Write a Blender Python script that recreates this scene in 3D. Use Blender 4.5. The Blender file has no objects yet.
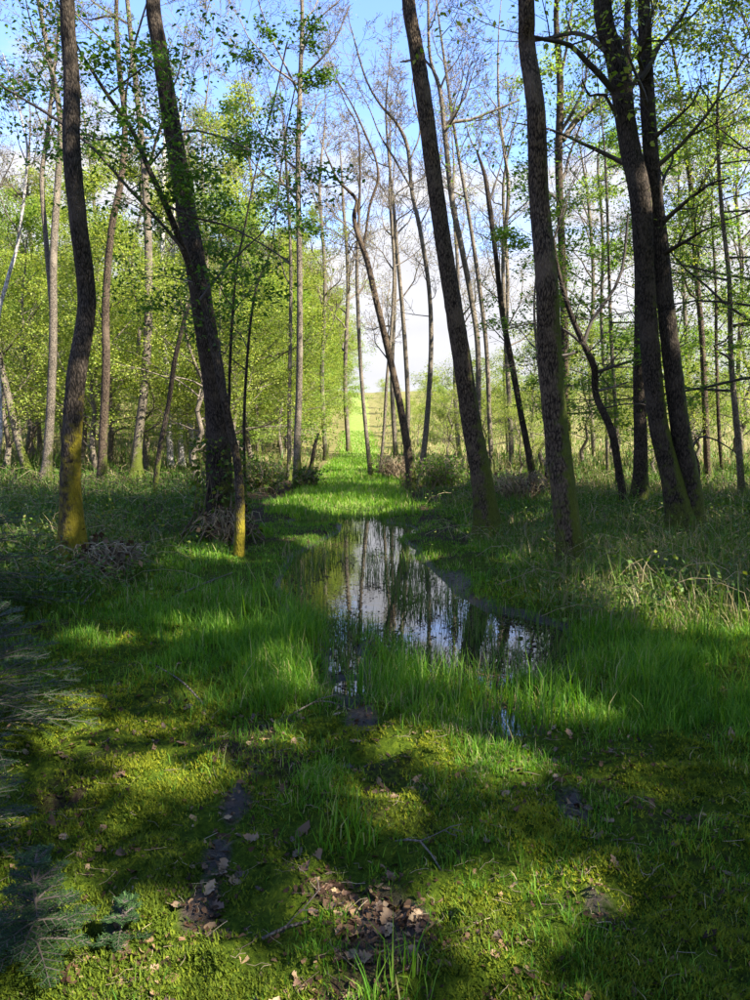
import bpy, math, random
import numpy as np
from mathutils import Vector

# ------------------------------------------------------------------ camera, sky, sun, exposure
sc = bpy.context.scene
W0, H0, F0 = 750.0, 1000.0, 755.0
EYE = 1.6
PITCH = math.atan(70.0 / F0)
cam_d = bpy.data.cameras.new('camera')
cam_d.sensor_fit = 'VERTICAL'
cam_d.sensor_height = 24.0
cam_d.lens = 24.0 * F0 / H0
cam_d.clip_start = 0.05
cam_d.clip_end = 3000
cam = bpy.data.objects.new('camera', cam_d)
cam.location = (0, 0, EYE)
cam.rotation_euler = (math.pi / 2 - PITCH, 0, 0)
sc.collection.objects.link(cam)
sc.camera = cam

SUN_AZ, SUN_EL = math.radians(119), math.radians(43)
SUN_DIR = np.array([math.cos(SUN_EL) * math.sin(SUN_AZ), math.cos(SUN_EL) * math.cos(SUN_AZ), math.sin(SUN_EL)])
sun_d = bpy.data.lights.new('sun', 'SUN')
sun_d.energy = 5.0
sun_d.angle = math.radians(0.53)
sun_d.color = (1.0, 0.94, 0.82)
sun = bpy.data.objects.new('sun', sun_d)
sun.rotation_euler = Vector(SUN_DIR).to_track_quat('Z', 'Y').to_euler()
sun.location = (30, -12, 40)
sc.collection.objects.link(sun)

world = bpy.data.worlds.new('World')
sc.world = world
world.use_nodes = True
nt = world.node_tree
for n in list(nt.nodes):
    nt.nodes.remove(n)
def N(nt, t, **kw):
    n = nt.nodes.new(t)
    for k, v in kw.items():
        setattr(n, k, v)
    return n
w_out = N(nt, 'ShaderNodeOutputWorld')
w_bg = N(nt, 'ShaderNodeBackground')
w_bg.inputs['Strength'].default_value = 0.12
sky = N(nt, 'ShaderNodeTexSky', sky_type='NISHITA', sun_disc=False)
sky.sun_elevation = SUN_EL
sky.sun_rotation = SUN_AZ
sky.air_density = 1.0
sky.dust_density = 0.3
sky.ozone_density = 2.0
tc = N(nt, 'ShaderNodeTexCoord')
sep = N(nt, 'ShaderNodeSeparateXYZ')
nt.links.new(tc.outputs['Generated'], sep.inputs[0])
mp = N(nt, 'ShaderNodeMapping')
mp.inputs['Scale'].default_value = (1.6, 1.6, 4.2)
mp.inputs['Location'].default_value = (3.1, 0.4, 0.0)
nt.links.new(tc.outputs['Generated'], mp.inputs[0])
cn = N(nt, 'ShaderNodeTexNoise')
cn.inputs['Scale'].default_value = 1.7
cn.inputs['Detail'].default_value = 7
cn.inputs['Roughness'].default_value = 0.62
nt.links.new(mp.outputs[0], cn.inputs['Vector'])
elr = N(nt, 'ShaderNodeMapRange')           # cloud cover is thicker low over the horizon, all the way round
elr.inputs['From Min'].default_value = 0.05
elr.inputs['From Max'].default_value = 0.5
elr.inputs['To Min'].default_value = 0.40
elr.inputs['To Max'].default_value = -0.14
nt.links.new(sep.outputs['Z'], elr.inputs[0])
cadd = N(nt, 'ShaderNodeMath', operation='ADD')
nt.links.new(cn.outputs['Fac'], cadd.inputs[0])
nt.links.new(elr.outputs[0], cadd.inputs[1])
cr = N(nt, 'ShaderNodeMapRange', interpolation_type='SMOOTHSTEP')
cr.inputs['From Min'].default_value = 0.49
cr.inputs['From Max'].default_value = 0.66
nt.links.new(cadd.outputs[0], cr.inputs[0])
cmix = N(nt, 'ShaderNodeMix', data_type='RGBA')
cn2 = N(nt, 'ShaderNodeTexNoise')
cn2.inputs['Scale'].default_value = 4.0
cn2.inputs['Detail'].default_value = 5
nt.links.new(mp.outputs[0], cn2.inputs['Vector'])
ccol = N(nt, 'ShaderNodeMix', data_type='RGBA')
ccol.inputs['A'].default_value = (1.5, 1.51, 1.68, 1)
ccol.inputs['B'].default_value = (2.2, 2.2, 2.3, 1)
nt.links.new(cn2.outputs['Fac'], ccol.inputs['Factor'])
nt.links.new(cr.outputs[0], cmix.inputs['Factor'])
stint = N(nt, 'ShaderNodeMix', data_type='RGBA', blend_type='MULTIPLY')
stint.inputs['Factor'].default_value = 1.0
stint.inputs['B'].default_value = (0.72, 0.78, 1.03, 1)
nt.links.new(sky.outputs[0], stint.inputs['A'])
nt.links.new(stint.outputs['Result'], cmix.inputs['A'])
nt.links.new(ccol.outputs['Result'], cmix.inputs['B'])
nt.links.new(cmix.outputs['Result'], w_bg.inputs['Color'])
nt.links.new(w_bg.outputs[0], w_out.inputs[0])

sc.view_settings.view_transform = 'Standard'
sc.view_settings.look = 'None'
sc.view_settings.exposure = 2.15
sc.view_settings.gamma = 1.0
sc.view_settings.use_curve_mapping = False
sc.render.engine = 'CYCLES'
cy = sc.cycles
cy.max_bounces = 7
cy.diffuse_bounces = 3
cy.glossy_bounces = 2
cy.transmission_bounces = 4
cy.transparent_max_bounces = 4
cy.caustics_reflective = False
cy.caustics_refractive = False
cy.sample_clamp_indirect = 4.0
cy.use_denoising = True

# ------------------------------------------------------------------ small maths
rng = np.random.default_rng(7)
def hash2(ix, iy, seed):
    v = np.sin(ix * 127.1 + iy * 311.7 + seed * 74.7) * 43758.5453
    return v - np.floor(v)
def vnoise(x, y, seed=0):
    x = np.asarray(x, float); y = np.asarray(y, float)
    ix, iy = np.floor(x), np.floor(y)
    fx, fy = x - ix, y - iy
    fx = fx * fx * (3 - 2 * fx); fy = fy * fy * (3 - 2 * fy)
    a = hash2(ix, iy, seed); b = hash2(ix + 1, iy, seed)
    c = hash2(ix, iy + 1, seed); d = hash2(ix + 1, iy + 1, seed)
    return (a * (1 - fx) + b * fx) * (1 - fy) + (c * (1 - fx) + d * fx) * fy
def fbm(x, y, seed=0, oct=4):
    s = 0; a = 0.5; t = 0
    for k in range(oct):
        s = s + a * vnoise(x * 2 ** k, y * 2 ** k, seed + k * 13); t += a; a *= 0.5
    return s / t
def sstep(a, b, v):
    t = np.clip((np.asarray(v, float) - a) / (b - a), 0, 1)
    return t * t * (3 - 2 * t)

CP, SP = math.cos(PITCH), math.sin(PITCH)
def ray(px, py):
    x = (px - W0 / 2) / F0; u = -(py - H0 / 2) / F0
    return np.array([x, CP + u * SP, -SP + u * CP])
def at(px, py, Y):                       # the point of the line of sight that lies Y metres in front
    d = ray(px, py)
    return np.array([0, 0, EYE]) + d * (Y / d[1])

def flat_at(px, py):
    d = ray(px, py)
    t = -EYE / d[2]
    return np.array([d[0] * t, d[1] * t])
PUD = np.array([flat_at(*p) for p in [(345, 514), (382, 516), (390, 526), (402, 540), (428, 565), (456, 588), (480, 603), (520, 609),
    (562, 622), (572, 645), (556, 674), (524, 670), (492, 678), (470, 668), (440, 664), (410, 652), (382, 636), (366, 624),
    (356, 640), (360, 664), (338, 664), (334, 640), (322, 618), (296, 608), (284, 580), (296, 552), (324, 538), (342, 528)]])
PUD2 = [(flat_at(507, 708), 0.09), (flat_at(350, 676), 0.06), (flat_at(352, 512), 0.7), (flat_at(312, 518), 0.35), (flat_at(380, 526), .55),
        (flat_at(385, 545), .4)]
def pud_sdf(x, y):
    x = np.asarray(x, float); y = np.asarray(y, float)
    d = np.full(x.shape, 1e9); inside = np.zeros(x.shape, bool)
    n = len(PUD)
    for i in range(n):
        ax, ay = PUD[i]; bx, by = PUD[(i + 1) % n]
        ex, ey = bx - ax, by - ay
        t = np.clip(((x - ax) * ex + (y - ay) * ey) / (ex * ex + ey * ey), 0, 1)
        d = np.minimum(d, (x - ax - t * ex) ** 2 + (y - ay - t * ey) ** 2)
        c = ((ay > y) != (by > y)) & (x < (bx - ax) * (y - ay) / (by - ay + 1e-12) + ax)
        inside ^= c
    d = np.sqrt(d)
    d = np.where(inside, -d, d)
    for c, r in PUD2:
        d = np.minimum(d, np.hypot(x - c[0], (y - c[1]) * 0.6) - r)
    return d
WATER_Z = -0.075
def path_x(y):
    return -0.25 - 0.018 * np.asarray(y, float) - 0.1 * np.sin(np.asarray(y, float) * 0.13)
def base_h(x, y):
    x = np.asarray(x, float); y = np.asarray(y, float)
    t = np.clip(y - 40, 0, None)
    hill = 0.105 * (t * t / (t + 9)) * 1.0
    hill = np.where(y > 95, hill - 0.0006 * (y - 95) ** 2 * (y < 170) - (y >= 170) * (0.0006 * 75 ** 2 + 0.09 * (y - 170)), hill)
    hill = np.maximum(hill, -30)
    k = sstep(2.0, 8.0, y)
    d = x - path_x(y)
    bank = 0.20 * sstep(-1.9, -3.6, d) * k + 0.16 * sstep(2.2, 3.8, d) * sstep(3, 9, y)
    bank = bank + 0.35 * sstep(-4, -14, d) + 0.2 * sstep(4, 14, d)
    return hill + bank
def height(x, y):
    x = np.asarray(x, float); y = np.asarray(y, float)
    h = base_h(x, y)
    near = sstep(60, 20, y)
    h = h + near * (0.10 * (fbm(x * 0.7, y * 0.7, 3, 3) - 0.5) + 0.085 * (fbm(x * 3.1, y * 3.1, 5, 3) - 0.5))
    h = h + 0.03 * sstep(12, 5, y) * (fbm(x * 11, y * 11, 9, 2) - 0.5)
    lump = fbm(x * 6.5, y * 6.5, 19, 2)
    h = h + 0.055 * sstep(9, 5, y) * (sstep(.42, .68, lump) - .4)
    s = pud_sdf(x, y)
    h = h * (0.35 + 0.65 * sstep(0, 0.7, s)) - 0.15 * sstep(0.30, -0.22, s)
    return h
def ground_at(px, py):
    d = ray(px, py); t = 0.5
    for k in range(4000):
        p = np.array([0, 0, EYE]) + d * t
        if p[2] < float(base_h(p[0], p[1])):
            break
        t += 0.03
    return p
def blob(x, y, spec):
    f = np.zeros(np.shape(x))
    for (px, py, rx, ry, w) in spec:
        c = flat_at(px, py)
        a = flat_at(px + rx, py)[0] - c[0]
        b = max(flat_at(px, py - ry)[1] - c[1], 0.05)
        b2 = max(c[1] - flat_at(px, py + ry)[1], 0.05)
        dy = y - c[1]
        q = ((x - c[0]) / a) ** 2 + np.where(dy > 0, dy / b, dy / b2) ** 2
        f = np.maximum(f, w * np.exp(-q * 0.9))
    return f
MUD = [(345, 650, 16, 20, .9), (352, 680, 18, 26, 1), (362, 716, 18, 20, .9), (236, 800, 20, 24, .8), (218, 850, 20, 30, .75), (250, 770, 20, 16, .6),
       (392, 930, 44, 45, 1), (200, 905, 20, 34, .8), (572, 800, 16, 22, .8), (505, 710, 14, 12, .9), (448, 580, 30, 16, .8), (470, 600, 30, 10, .8),
       (600, 905, 30, 26, .6), (420, 780, 25, 18, .5), (60, 690, 40, 30, .4), (40, 860, 40, 40, .4), (130, 860, 12, 10, .5), (560, 655, 30, 12, .6)]
LIT = [(385, 935, 46, 50, .8), (205, 900, 22, 38, .55), (130, 965, 50, 30, .35), (240, 740, 34, 20, .45), (330, 890, 26, 18, .9), (290, 770, 26, 20, .5),
       (70, 790, 40, 30, .3), (480, 940, 30, 20, .5), (330, 985, 40, 20, .7), (20, 650, 50, 30, .4), (130, 840, 22, 16, .35), (610, 760, 40, 20, .3), (520, 985, 30, 20, .4)]
MOSS = [(120, 890, 90, 70, 1), (150, 780, 80, 50, 1), (235, 715, 50, 30, .9), (280, 860, 60, 50, .9), (300, 960, 60, 40, 1), (470, 905, 40, 40, .9),
        (650, 770, 70, 40, .8), (360, 735, 40, 24, .8), (430, 760, 40, 30, .7), (540, 830, 60, 50, .5), (200, 970, 60, 40, 1), (500, 985, 60, 40, .8),
        (620, 660, 60, 20, .7), (690, 630, 50, 20, .8), (330, 800, 40, 40, .6), (60, 940, 40, 40, .6), (690, 900, 60, 60, .4), (610, 960, 60, 40, .5)]
GRS = [(260, 630, 70, 40, 1), (275, 680, 46, 50, 1), (300, 590, 50, 20, .9), (440, 690, 70, 34, 1), (545, 700, 60, 30, 1), (640, 700, 90, 34, 1), (400, 660, 40, 24, 1), (720, 700, 60, 50, .9),
       (330, 780, 40, 44, .6), (460, 800, 70, 60, .5), (420, 850, 60, 50, .4), (640, 850, 110, 80, .4), (320, 960, 50, 40, .45), (170, 640, 70, 24, .7), (500, 760, 60, 40, .7),
       (90, 640, 50, 18, .7), (250, 780, 20, 30, .2), (700, 950, 80, 60, .3), (560, 940, 60, 60, .3), (430, 540, 60, 24, 1), (520, 560, 40, 20, .8), (270, 530, 40, 16, .9), (345, 500, 80, 14, 1), (460, 505, 70, 16, .9)]

# ------------------------------------------------------------------ mesh helpers
def mesh_np(name, verts, faces, mat, smooth=False, attrs=None, mat_index=None):
    """faces: (n,k) int array of tris or quads"""
    me = bpy.data.meshes.new(name)
    verts = np.asarray(verts, np.float32); faces = np.asarray(faces, np.int32)
    nf, k = faces.shape
    me.vertices.add(len(verts)); me.vertices.foreach_set('co', verts.ravel())
    me.loops.add(nf * k); me.loops.foreach_set('vertex_index', faces.ravel())
    me.polygons.add(nf)
    me.polygons.foreach_set('loop_start', np.arange(0, nf * k, k, dtype=np.int32))
    if smooth:
        me.polygons.foreach_set('use_smooth', np.ones(nf, bool))
    for an, av in (attrs or {}).items():
        a = me.attributes.new(an, 'FLOAT', 'POINT')
        a.data.foreach_set('value', np.asarray(av, np.float32))
    for m in (mat if isinstance(mat, (list, tuple)) else [mat]):
        me.materials.append(m)
    me.update(calc_edges=True)
    return me
def link(name, me, parent=None, loc=None):
    o = bpy.data.objects.new(name, me)
    sc.collection.objects.link(o)
    if parent is not None:
        o.parent = parent
    if loc is not None:
        o.location = loc
    return o
def tag(o, label=None, cat=None, group=None, kind=None):
    if label: o['label'] = label
    if cat: o['category'] = cat
    if group: o['group'] = group
    if kind: o['kind'] = kind
    return o
def thing(name, label, cat, loc, group=None):
    return tag(link(name, None, None, tuple(float(v) for v in loc)), label, cat, group)

def tubes_np(polys, sides):
    """polys: list of (pts (n,3), radii (n)). Returns verts, quads, rnd"""
    V, Q, R = [], [], []
    by = {}
    for p, r in polys:
        by.setdefault(len(p), []).append((p, r))
    off = 0
    for n, L in by.items():
        P = np.array([l[0] for l in L], float); R0 = np.array([l[1] for l in L], float)
        T = np.gradient(P, axis=1)
        T /= np.linalg.norm(T, axis=2, keepdims=True) + 1e-9
        mean = P[:, -1] - P[:, 0]
        ref = np.where((np.abs(mean[:, 2]) > 0.7 * np.linalg.norm(mean, axis=1))[:, None], np.array([1.0, 0.13, 0]), np.array([0.05, 0.1, 1.0]))
        A = np.cross(T, ref[:, None, :]); A /= np.linalg.norm(A, axis=2, keepdims=True) + 1e-9
        B = np.cross(T, A)
        th = np.arange(sides) * 2 * math.pi / sides
        ring = P[:, :, None, :] + R0[:, :, None, None] * (A[:, :, None, :] * np.cos(th)[None, None, :, None] + B[:, :, None, :] * np.sin(th)[None, None, :, None])
        M = len(L)
        V.append(ring.reshape(-1, 3))
        R.append(np.repeat(rng.random(M), n * sides))
        m, i, j = np.meshgrid(np.arange(M), np.arange(n - 1), np.arange(sides), indexing='ij')
        b = off + (m * n + i) * sides
        j2 = (j + 1) % sides
        Q.append(np.stack([b + j, b + j2, b + sides + j2, b + sides + j], -1).reshape(-1, 4))
        off += M * n * sides
    return np.concatenate(V), np.concatenate(Q), np.concatenate(R)

def unit(v):
    return v / (np.linalg.norm(v, axis=-1, keepdims=True) + 1e-9)
def leaves_np(P, size, flat=0.5, g=None, asp=0.55, droop=0.15):
    """rhombic folded leaves at P: two faces each"""
    g = g or rng
    n = len(P)
    nrm = g.normal(size=(n, 3)) * flat + np.array([0, 0, 1.0]); nrm = unit(nrm)
    d = unit(np.cross(nrm, g.normal(size=(n, 3)))) ; d[:, 2] -= droop; d = unit(d)
    s = unit(np.cross(nrm, d))
    L = (size * g.uniform(0.65, 1.25, n))[:, None]
    Wd = L * asp * 0.5
    a = P; t = P + d * L
    m = P + d * L * 0.45
    l = m + s * Wd + nrm * L * 0.08; r = m - s * Wd + nrm * L * 0.08
    V = np.stack([a, r, t, l], 1).reshape(-1, 3)
    k = np.arange(n)[:, None] * 4
    Fq = np.concatenate([k + np.array([[0, 1, 2]]), k + np.array([[0, 2, 3]])])
    return V, Fq, np.repeat(g.random(n), 4)
def blades_np(P, h, w, lean=0.35, g=None, curve=0.5):
    g = g or rng
    n = len(P)
    az = g.uniform(0, 2 * math.pi, n)
    d = np.stack([np.cos(az), np.sin(az), np.zeros(n)], 1)
    fa = az + g.normal(0, 0.5, n) + math.pi / 2
    s = np.stack([np.cos(fa), np.sin(fa), np.zeros(n)], 1) * (w * 0.5)[:, None]
    le = np.abs(g.normal(0, lean, n))[:, None]
    cu = np.abs(g.normal(0, curve, n))[:, None]
    up = np.array([0, 0, 1.0])
    d1 = unit(up + d * le); d2 = unit(up * np.clip(1 - cu * 0.5, -0.4, 1) + d * (le + cu))
    m = P + d1 * (h * 0.55)[:, None]; t = m + d2 * (h * 0.5)[:, None]
    V = np.stack([P - s, P + s, m - s * 0.8, m + s * 0.8, t], 1).reshape(-1, 3)
    k = np.arange(n)[:, None] * 5
    T = np.concatenate([k + np.array([[0, 1, 2]]), k + np.array([[1, 3, 2]]), k + np.array([[2, 3, 4]])])
    return V, T, np.repeat(g.random(n), 5)

# ------------------------------------------------------------------ materials
def new_mat(name):
    m = bpy.data.materials.new(name); m.use_nodes = True
    nt = m.node_tree
    b = nt.nodes['Principled BSDF']
    return m, nt, b
def ramp(nt, stops, interp='LINEAR'):
    r = N(nt, 'ShaderNodeValToRGB')
    r.color_ramp.interpolation = interp
    e = r.color_ramp.elements
    while len(e) > 1: e.remove(e[-1])
    e[0].position = stops[0][0]; e[0].color = (*stops[0][1], 1)
    for p, c in stops[1:]:
        q = e.new(p); q.color = (*c, 1)
    return r
def attr(nt, name):
    return N(nt, 'ShaderNodeAttribute', attribute_name=name).outputs['Fac']
def noise(nt, scale, detail=4, rough=0.55, vec=None, obj=False):
    n = N(nt, 'ShaderNodeTexNoise')
    n.inputs['Scale'].default_value = scale; n.inputs['Detail'].default_value = detail; n.inputs['Roughness'].default_value = rough
    if vec is not None: nt.links.new(vec, n.inputs['Vector'])
    return n.outputs['Fac']
def mixc(nt, fac, a, b):
    m = N(nt, 'ShaderNodeMix', data_type='RGBA')
    if isinstance(fac, float): m.inputs['Factor'].default_value = fac
    else: nt.links.new(fac, m.inputs['Factor'])
    for k, v in (('A', a), ('B', b)):
        if isinstance(v, tuple): m.inputs[k].default_value = (*v, 1)
        else: nt.links.new(v, m.inputs[k])
    return m.outputs['Result']
def leaf_mat(name, stops, trans=0.45, rough=0.5):
    m, nt, b = new_mat(name)
    r = ramp(nt, stops)
    nt.links.new(attr(nt, 'rnd'), r.inputs[0])
    nt.links.new(r.outputs[0], b.inputs['Base Color'])
    b.inputs['Roughness'].default_value = rough
    b.inputs['Specular IOR Level'].default_value = 0.14
    tr = N(nt, 'ShaderNodeBsdfTranslucent')
    hs = N(nt, 'ShaderNodeHueSaturation')
    hs.inputs['Saturation'].default_value = 1.1; hs.inputs['Value'].default_value = 1.7; hs.inputs['Hue'].default_value = 0.49
    nt.links.new(r.outputs[0], hs.inputs['Color'])
    nt.links.new(hs.outputs[0], tr.inputs[0])
    mx = N(nt, 'ShaderNodeMixShader'); mx.inputs[0].default_value = trans
    nt.links.new(b.outputs[0], mx.inputs[1]); nt.links.new(tr.outputs[0], mx.inputs[2])
    nt.links.new(mx.outputs[0], nt.nodes['Material Output'].inputs[0])
    return m
def bark_mat(name, dark, light, moss=(0.07, 0.085, 0.012), scale=1.0, pale=None):
    m, nt, b = new_mat(name)
    tc = N(nt, 'ShaderNodeTexCoord')
    mp = N(nt, 'ShaderNodeMapping'); mp.inputs['Scale'].default_value = (48 * scale, 48 * scale, 15.0 * scale)
    nt.links.new(tc.outputs['Object'], mp.inputs[0])
    n1 = noise(nt, 1.0, 6, 0.62, mp.outputs[0])
    vo = N(nt, 'ShaderNodeTexVoronoi', feature='DISTANCE_TO_EDGE'); vo.inputs['Scale'].default_value = 1.0
    nt.links.new(mp.outputs[0], vo.inputs['Vector'])
    mul = N(nt, 'ShaderNodeMath', operation='MULTIPLY_ADD')
    mul.inputs[1].default_value = 0.9; nt.links.new(vo.outputs['Distance'], mul.inputs[0])
    sub = N(nt, 'ShaderNodeMath', operation='SUBTRACT'); nt.links.new(n1, sub.inputs[0]); sub.inputs[1].default_value = 0.16
    nt.links.new(sub.outputs[0], mul.inputs[2])
    r = ramp(nt, [(0.33, dark), (0.58, light), (0.78, tuple(min(1, c * 1.35) for c in light))])
    nt.links.new(mul.outputs[0], r.inputs[0])
    big = noise(nt, 2.3, 3, 0.6, tc.outputs['Object'])
    col = r.outputs[0]
    pr = ramp(nt, [(0.52, (0, 0, 0)), (0.66, (1, 1, 1))]); nt.links.new(big, pr.inputs[0])
    col = mixc(nt, pr.outputs[0], col, pale or tuple(c * 1.5 for c in light))
    col = mixc(nt, 0.5, r.outputs[0], col)
    mo = attr(nt, 'moss')
    mn = noise(nt, 9.0, 5, 0.65, tc.outputs['Object'])
    ma = N(nt, 'ShaderNodeMath', operation='ADD'); nt.links.new(mo, ma.inputs[0]); nt.links.new(mn, ma.inputs[1])
    mr = ramp(nt, [(0.75, (0, 0, 0)), (1.05 if False else 0.98, (1, 1, 1))]); nt.links.new(ma.outputs[0], mr.inputs[0])
    mcol = mixc(nt, noise(nt, 26, 5, 0.75, tc.outputs['Object']), tuple(c * 0.2 for c in moss), tuple(c * 1.75 for c in moss))
    col = mixc(nt, mr.outputs[0], col, mcol)
    nt.links.new(col, b.inputs['Base Color'])
    b.inputs['Roughness'].default_value = 0.9; b.inputs['Specular IOR Level'].default_value = 0.15
    bp = N(nt, 'ShaderNodeBump'); bp.inputs['Strength'].default_value = 1.0; bp.inputs['Distance'].default_value = 0.02
    nt.links.new(mul.outputs[0], bp.inputs['Height']); nt.links.new(bp.outputs[0], b.inputs['Normal'])
    return m
M = {}
M['bark_dark'] = bark_mat('bark_dark', (0.010, 0.007, 0.005), (0.058, 0.044, 0.032))
M['bark_brown'] = bark_mat('bark_brown', (0.014, 0.009, 0.006), (0.105, 0.076, 0.05))
M['bark_grey'] = bark_mat('bark_grey', (0.045, 0.036, 0.027), (0.20, 0.165, 0.12), scale=1.2)
M['bark_pale'] = bark_mat('bark_pale', (0.14, 0.12, 0.10), (0.52, 0.48, 0.42), scale=0.6, pale=(0.68, 0.65, 0.60))
M['bark_sunlit_moss'] = bark_mat('bark_sunlit_moss', (0.012, 0.009, 0.006), (0.065, 0.05, 0.036), moss=(0.17, 0.138, 0.011))  # real moss, its colour brightened to yellow to carry the sunlight on it
def twig_mat(name, a, bcol):
    m, nt, b = new_mat(name)
    r = ramp(nt, [(0, a), (1, bcol)])
    nt.links.new(attr(nt, 'rnd'), r.inputs[0])
    nt.links.new(r.outputs[0], b.inputs['Base Color'])
    b.inputs['Roughness'].default_value = 0.85
    return m
M['twig_dark'] = twig_mat('twig_dark', (0.03, 0.022, 0.016), (0.075, 0.058, 0.045))
M['twig_grey'] = twig_mat('twig_grey', (0.06, 0.046, 0.034), (0.155, 0.122, 0.09))
M['straw'] = twig_mat('straw', (0.07, 0.045, 0.022), (0.36, 0.28, 0.16))
M['stalk'] = twig_mat('stalk', (0.05, 0.032, 0.018), (0.34, 0.26, 0.15))
M['leaf_near'] = leaf_mat('leaf_near', [(0, (0.035, 0.085, 0.014)), (0.5, (0.06, 0.125, 0.02)), (1, (0.10, 0.17, 0.028))])
M['leaf_mid'] = leaf_mat('leaf_mid', [(0, (0.06, 0.135, 0.018)), (0.5, (0.11, 0.20, 0.026)), (1, (0.18, 0.26, 0.04))])
M['leaf_spring'] = leaf_mat('leaf_spring', [(0, (0.11, 0.17, 0.022)), (0.5, (0.19, 0.245, 0.038)), (1, (0.31, 0.33, 0.07))], trans=0.4)
M['leaf_fresh'] = leaf_mat('leaf_fresh', [(0, (0.09, 0.16, 0.022)), (0.5, (0.15, 0.23, 0.035)), (1, (0.22, 0.28, 0.055))])
M['leaf_bud'] = leaf_mat('leaf_bud', [(0, (0.16, 0.13, 0.06)), (0.6, (0.20, 0.18, 0.06)), (1, (0.2, 0.22, 0.05))])
M['leaf_bramble'] = leaf_mat('leaf_bramble', [(0, (0.03, 0.066, 0.010)), (0.6, (0.07, 0.13, 0.015)), (1, (0.17, 0.18, 0.03))], trans=0.25)
M['grass'] = leaf_mat('grass', [(0, (0.03, 0.10, 0.009)), (0.4, (0.065, 0.175, 0.014)), (0.78, (0.14, 0.26, 0.024)), (0.88, (0.18, 0.27, 0.04)), (0.93, (0.34, 0.29, 0.13)), (1, (0.40, 0.32, 0.17))], trans=0.4)
M['sedge'] = leaf_mat('sedge', [(0, (0.035, 0.085, 0.010)), (0.45, (0.075, 0.145, 0.018)), (0.68, (0.13, 0.14, 0.04)), (0.88, (0.27, 0.22, 0.11)), (1, (0.36, 0.29, 0.16))], trans=0.3)
M['moss'] = leaf_mat('moss', [(0, (0.038, 0.064, 0.006)), (0.45, (0.10, 0.135, 0.009)), (1, (0.25, 0.245, 0.014))], trans=0.35, rough=0.8)
M['needle'] = leaf_mat('needle', [(0, (0.010, 0.026, 0.008)), (0.7, (0.024, 0.052, 0.015)), (0.95, (0.05, 0.09, 0.022)), (1, (0.11, 0.17, 0.04))], trans=0.1, rough=0.7)

def dead_leaf_mat(i, col):
    m, nt, b = new_mat('dead_leaf_%d' % i)
    tc = N(nt, 'ShaderNodeTexCoord'); oi = N(nt, 'ShaderNodeObjectInfo')
    n = noise(nt, 40, 4, 0.6, tc.outputs['Object'])
    c = mixc(nt, n, tuple(x * 0.55 for x in col), tuple(min(1, x * 1.4) for x in col))
    c = mixc(nt, oi.outputs['Random'], c, tuple(x * 0.6 for x in col))
    nt.links.new(c, b.inputs['Base Color']); b.inputs['Roughness'].default_value = 0.7
    return m
DEAD = [dead_leaf_mat(i, c) for i, c in enumerate([(0.12, 0.062, 0.030), (0.20, 0.12, 0.058), (0.07, 0.038, 0.02), (0.30, 0.20, 0.105)])]
M['litter'] = leaf_mat('litter', [(0, (0.018, 0.010, 0.006)), (0.5, (0.06, 0.032, 0.017)), (0.85, (0.13, 0.075, 0.038)), (1, (0.27, 0.18, 0.095))], trans=0.12, rough=0.7)

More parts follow.
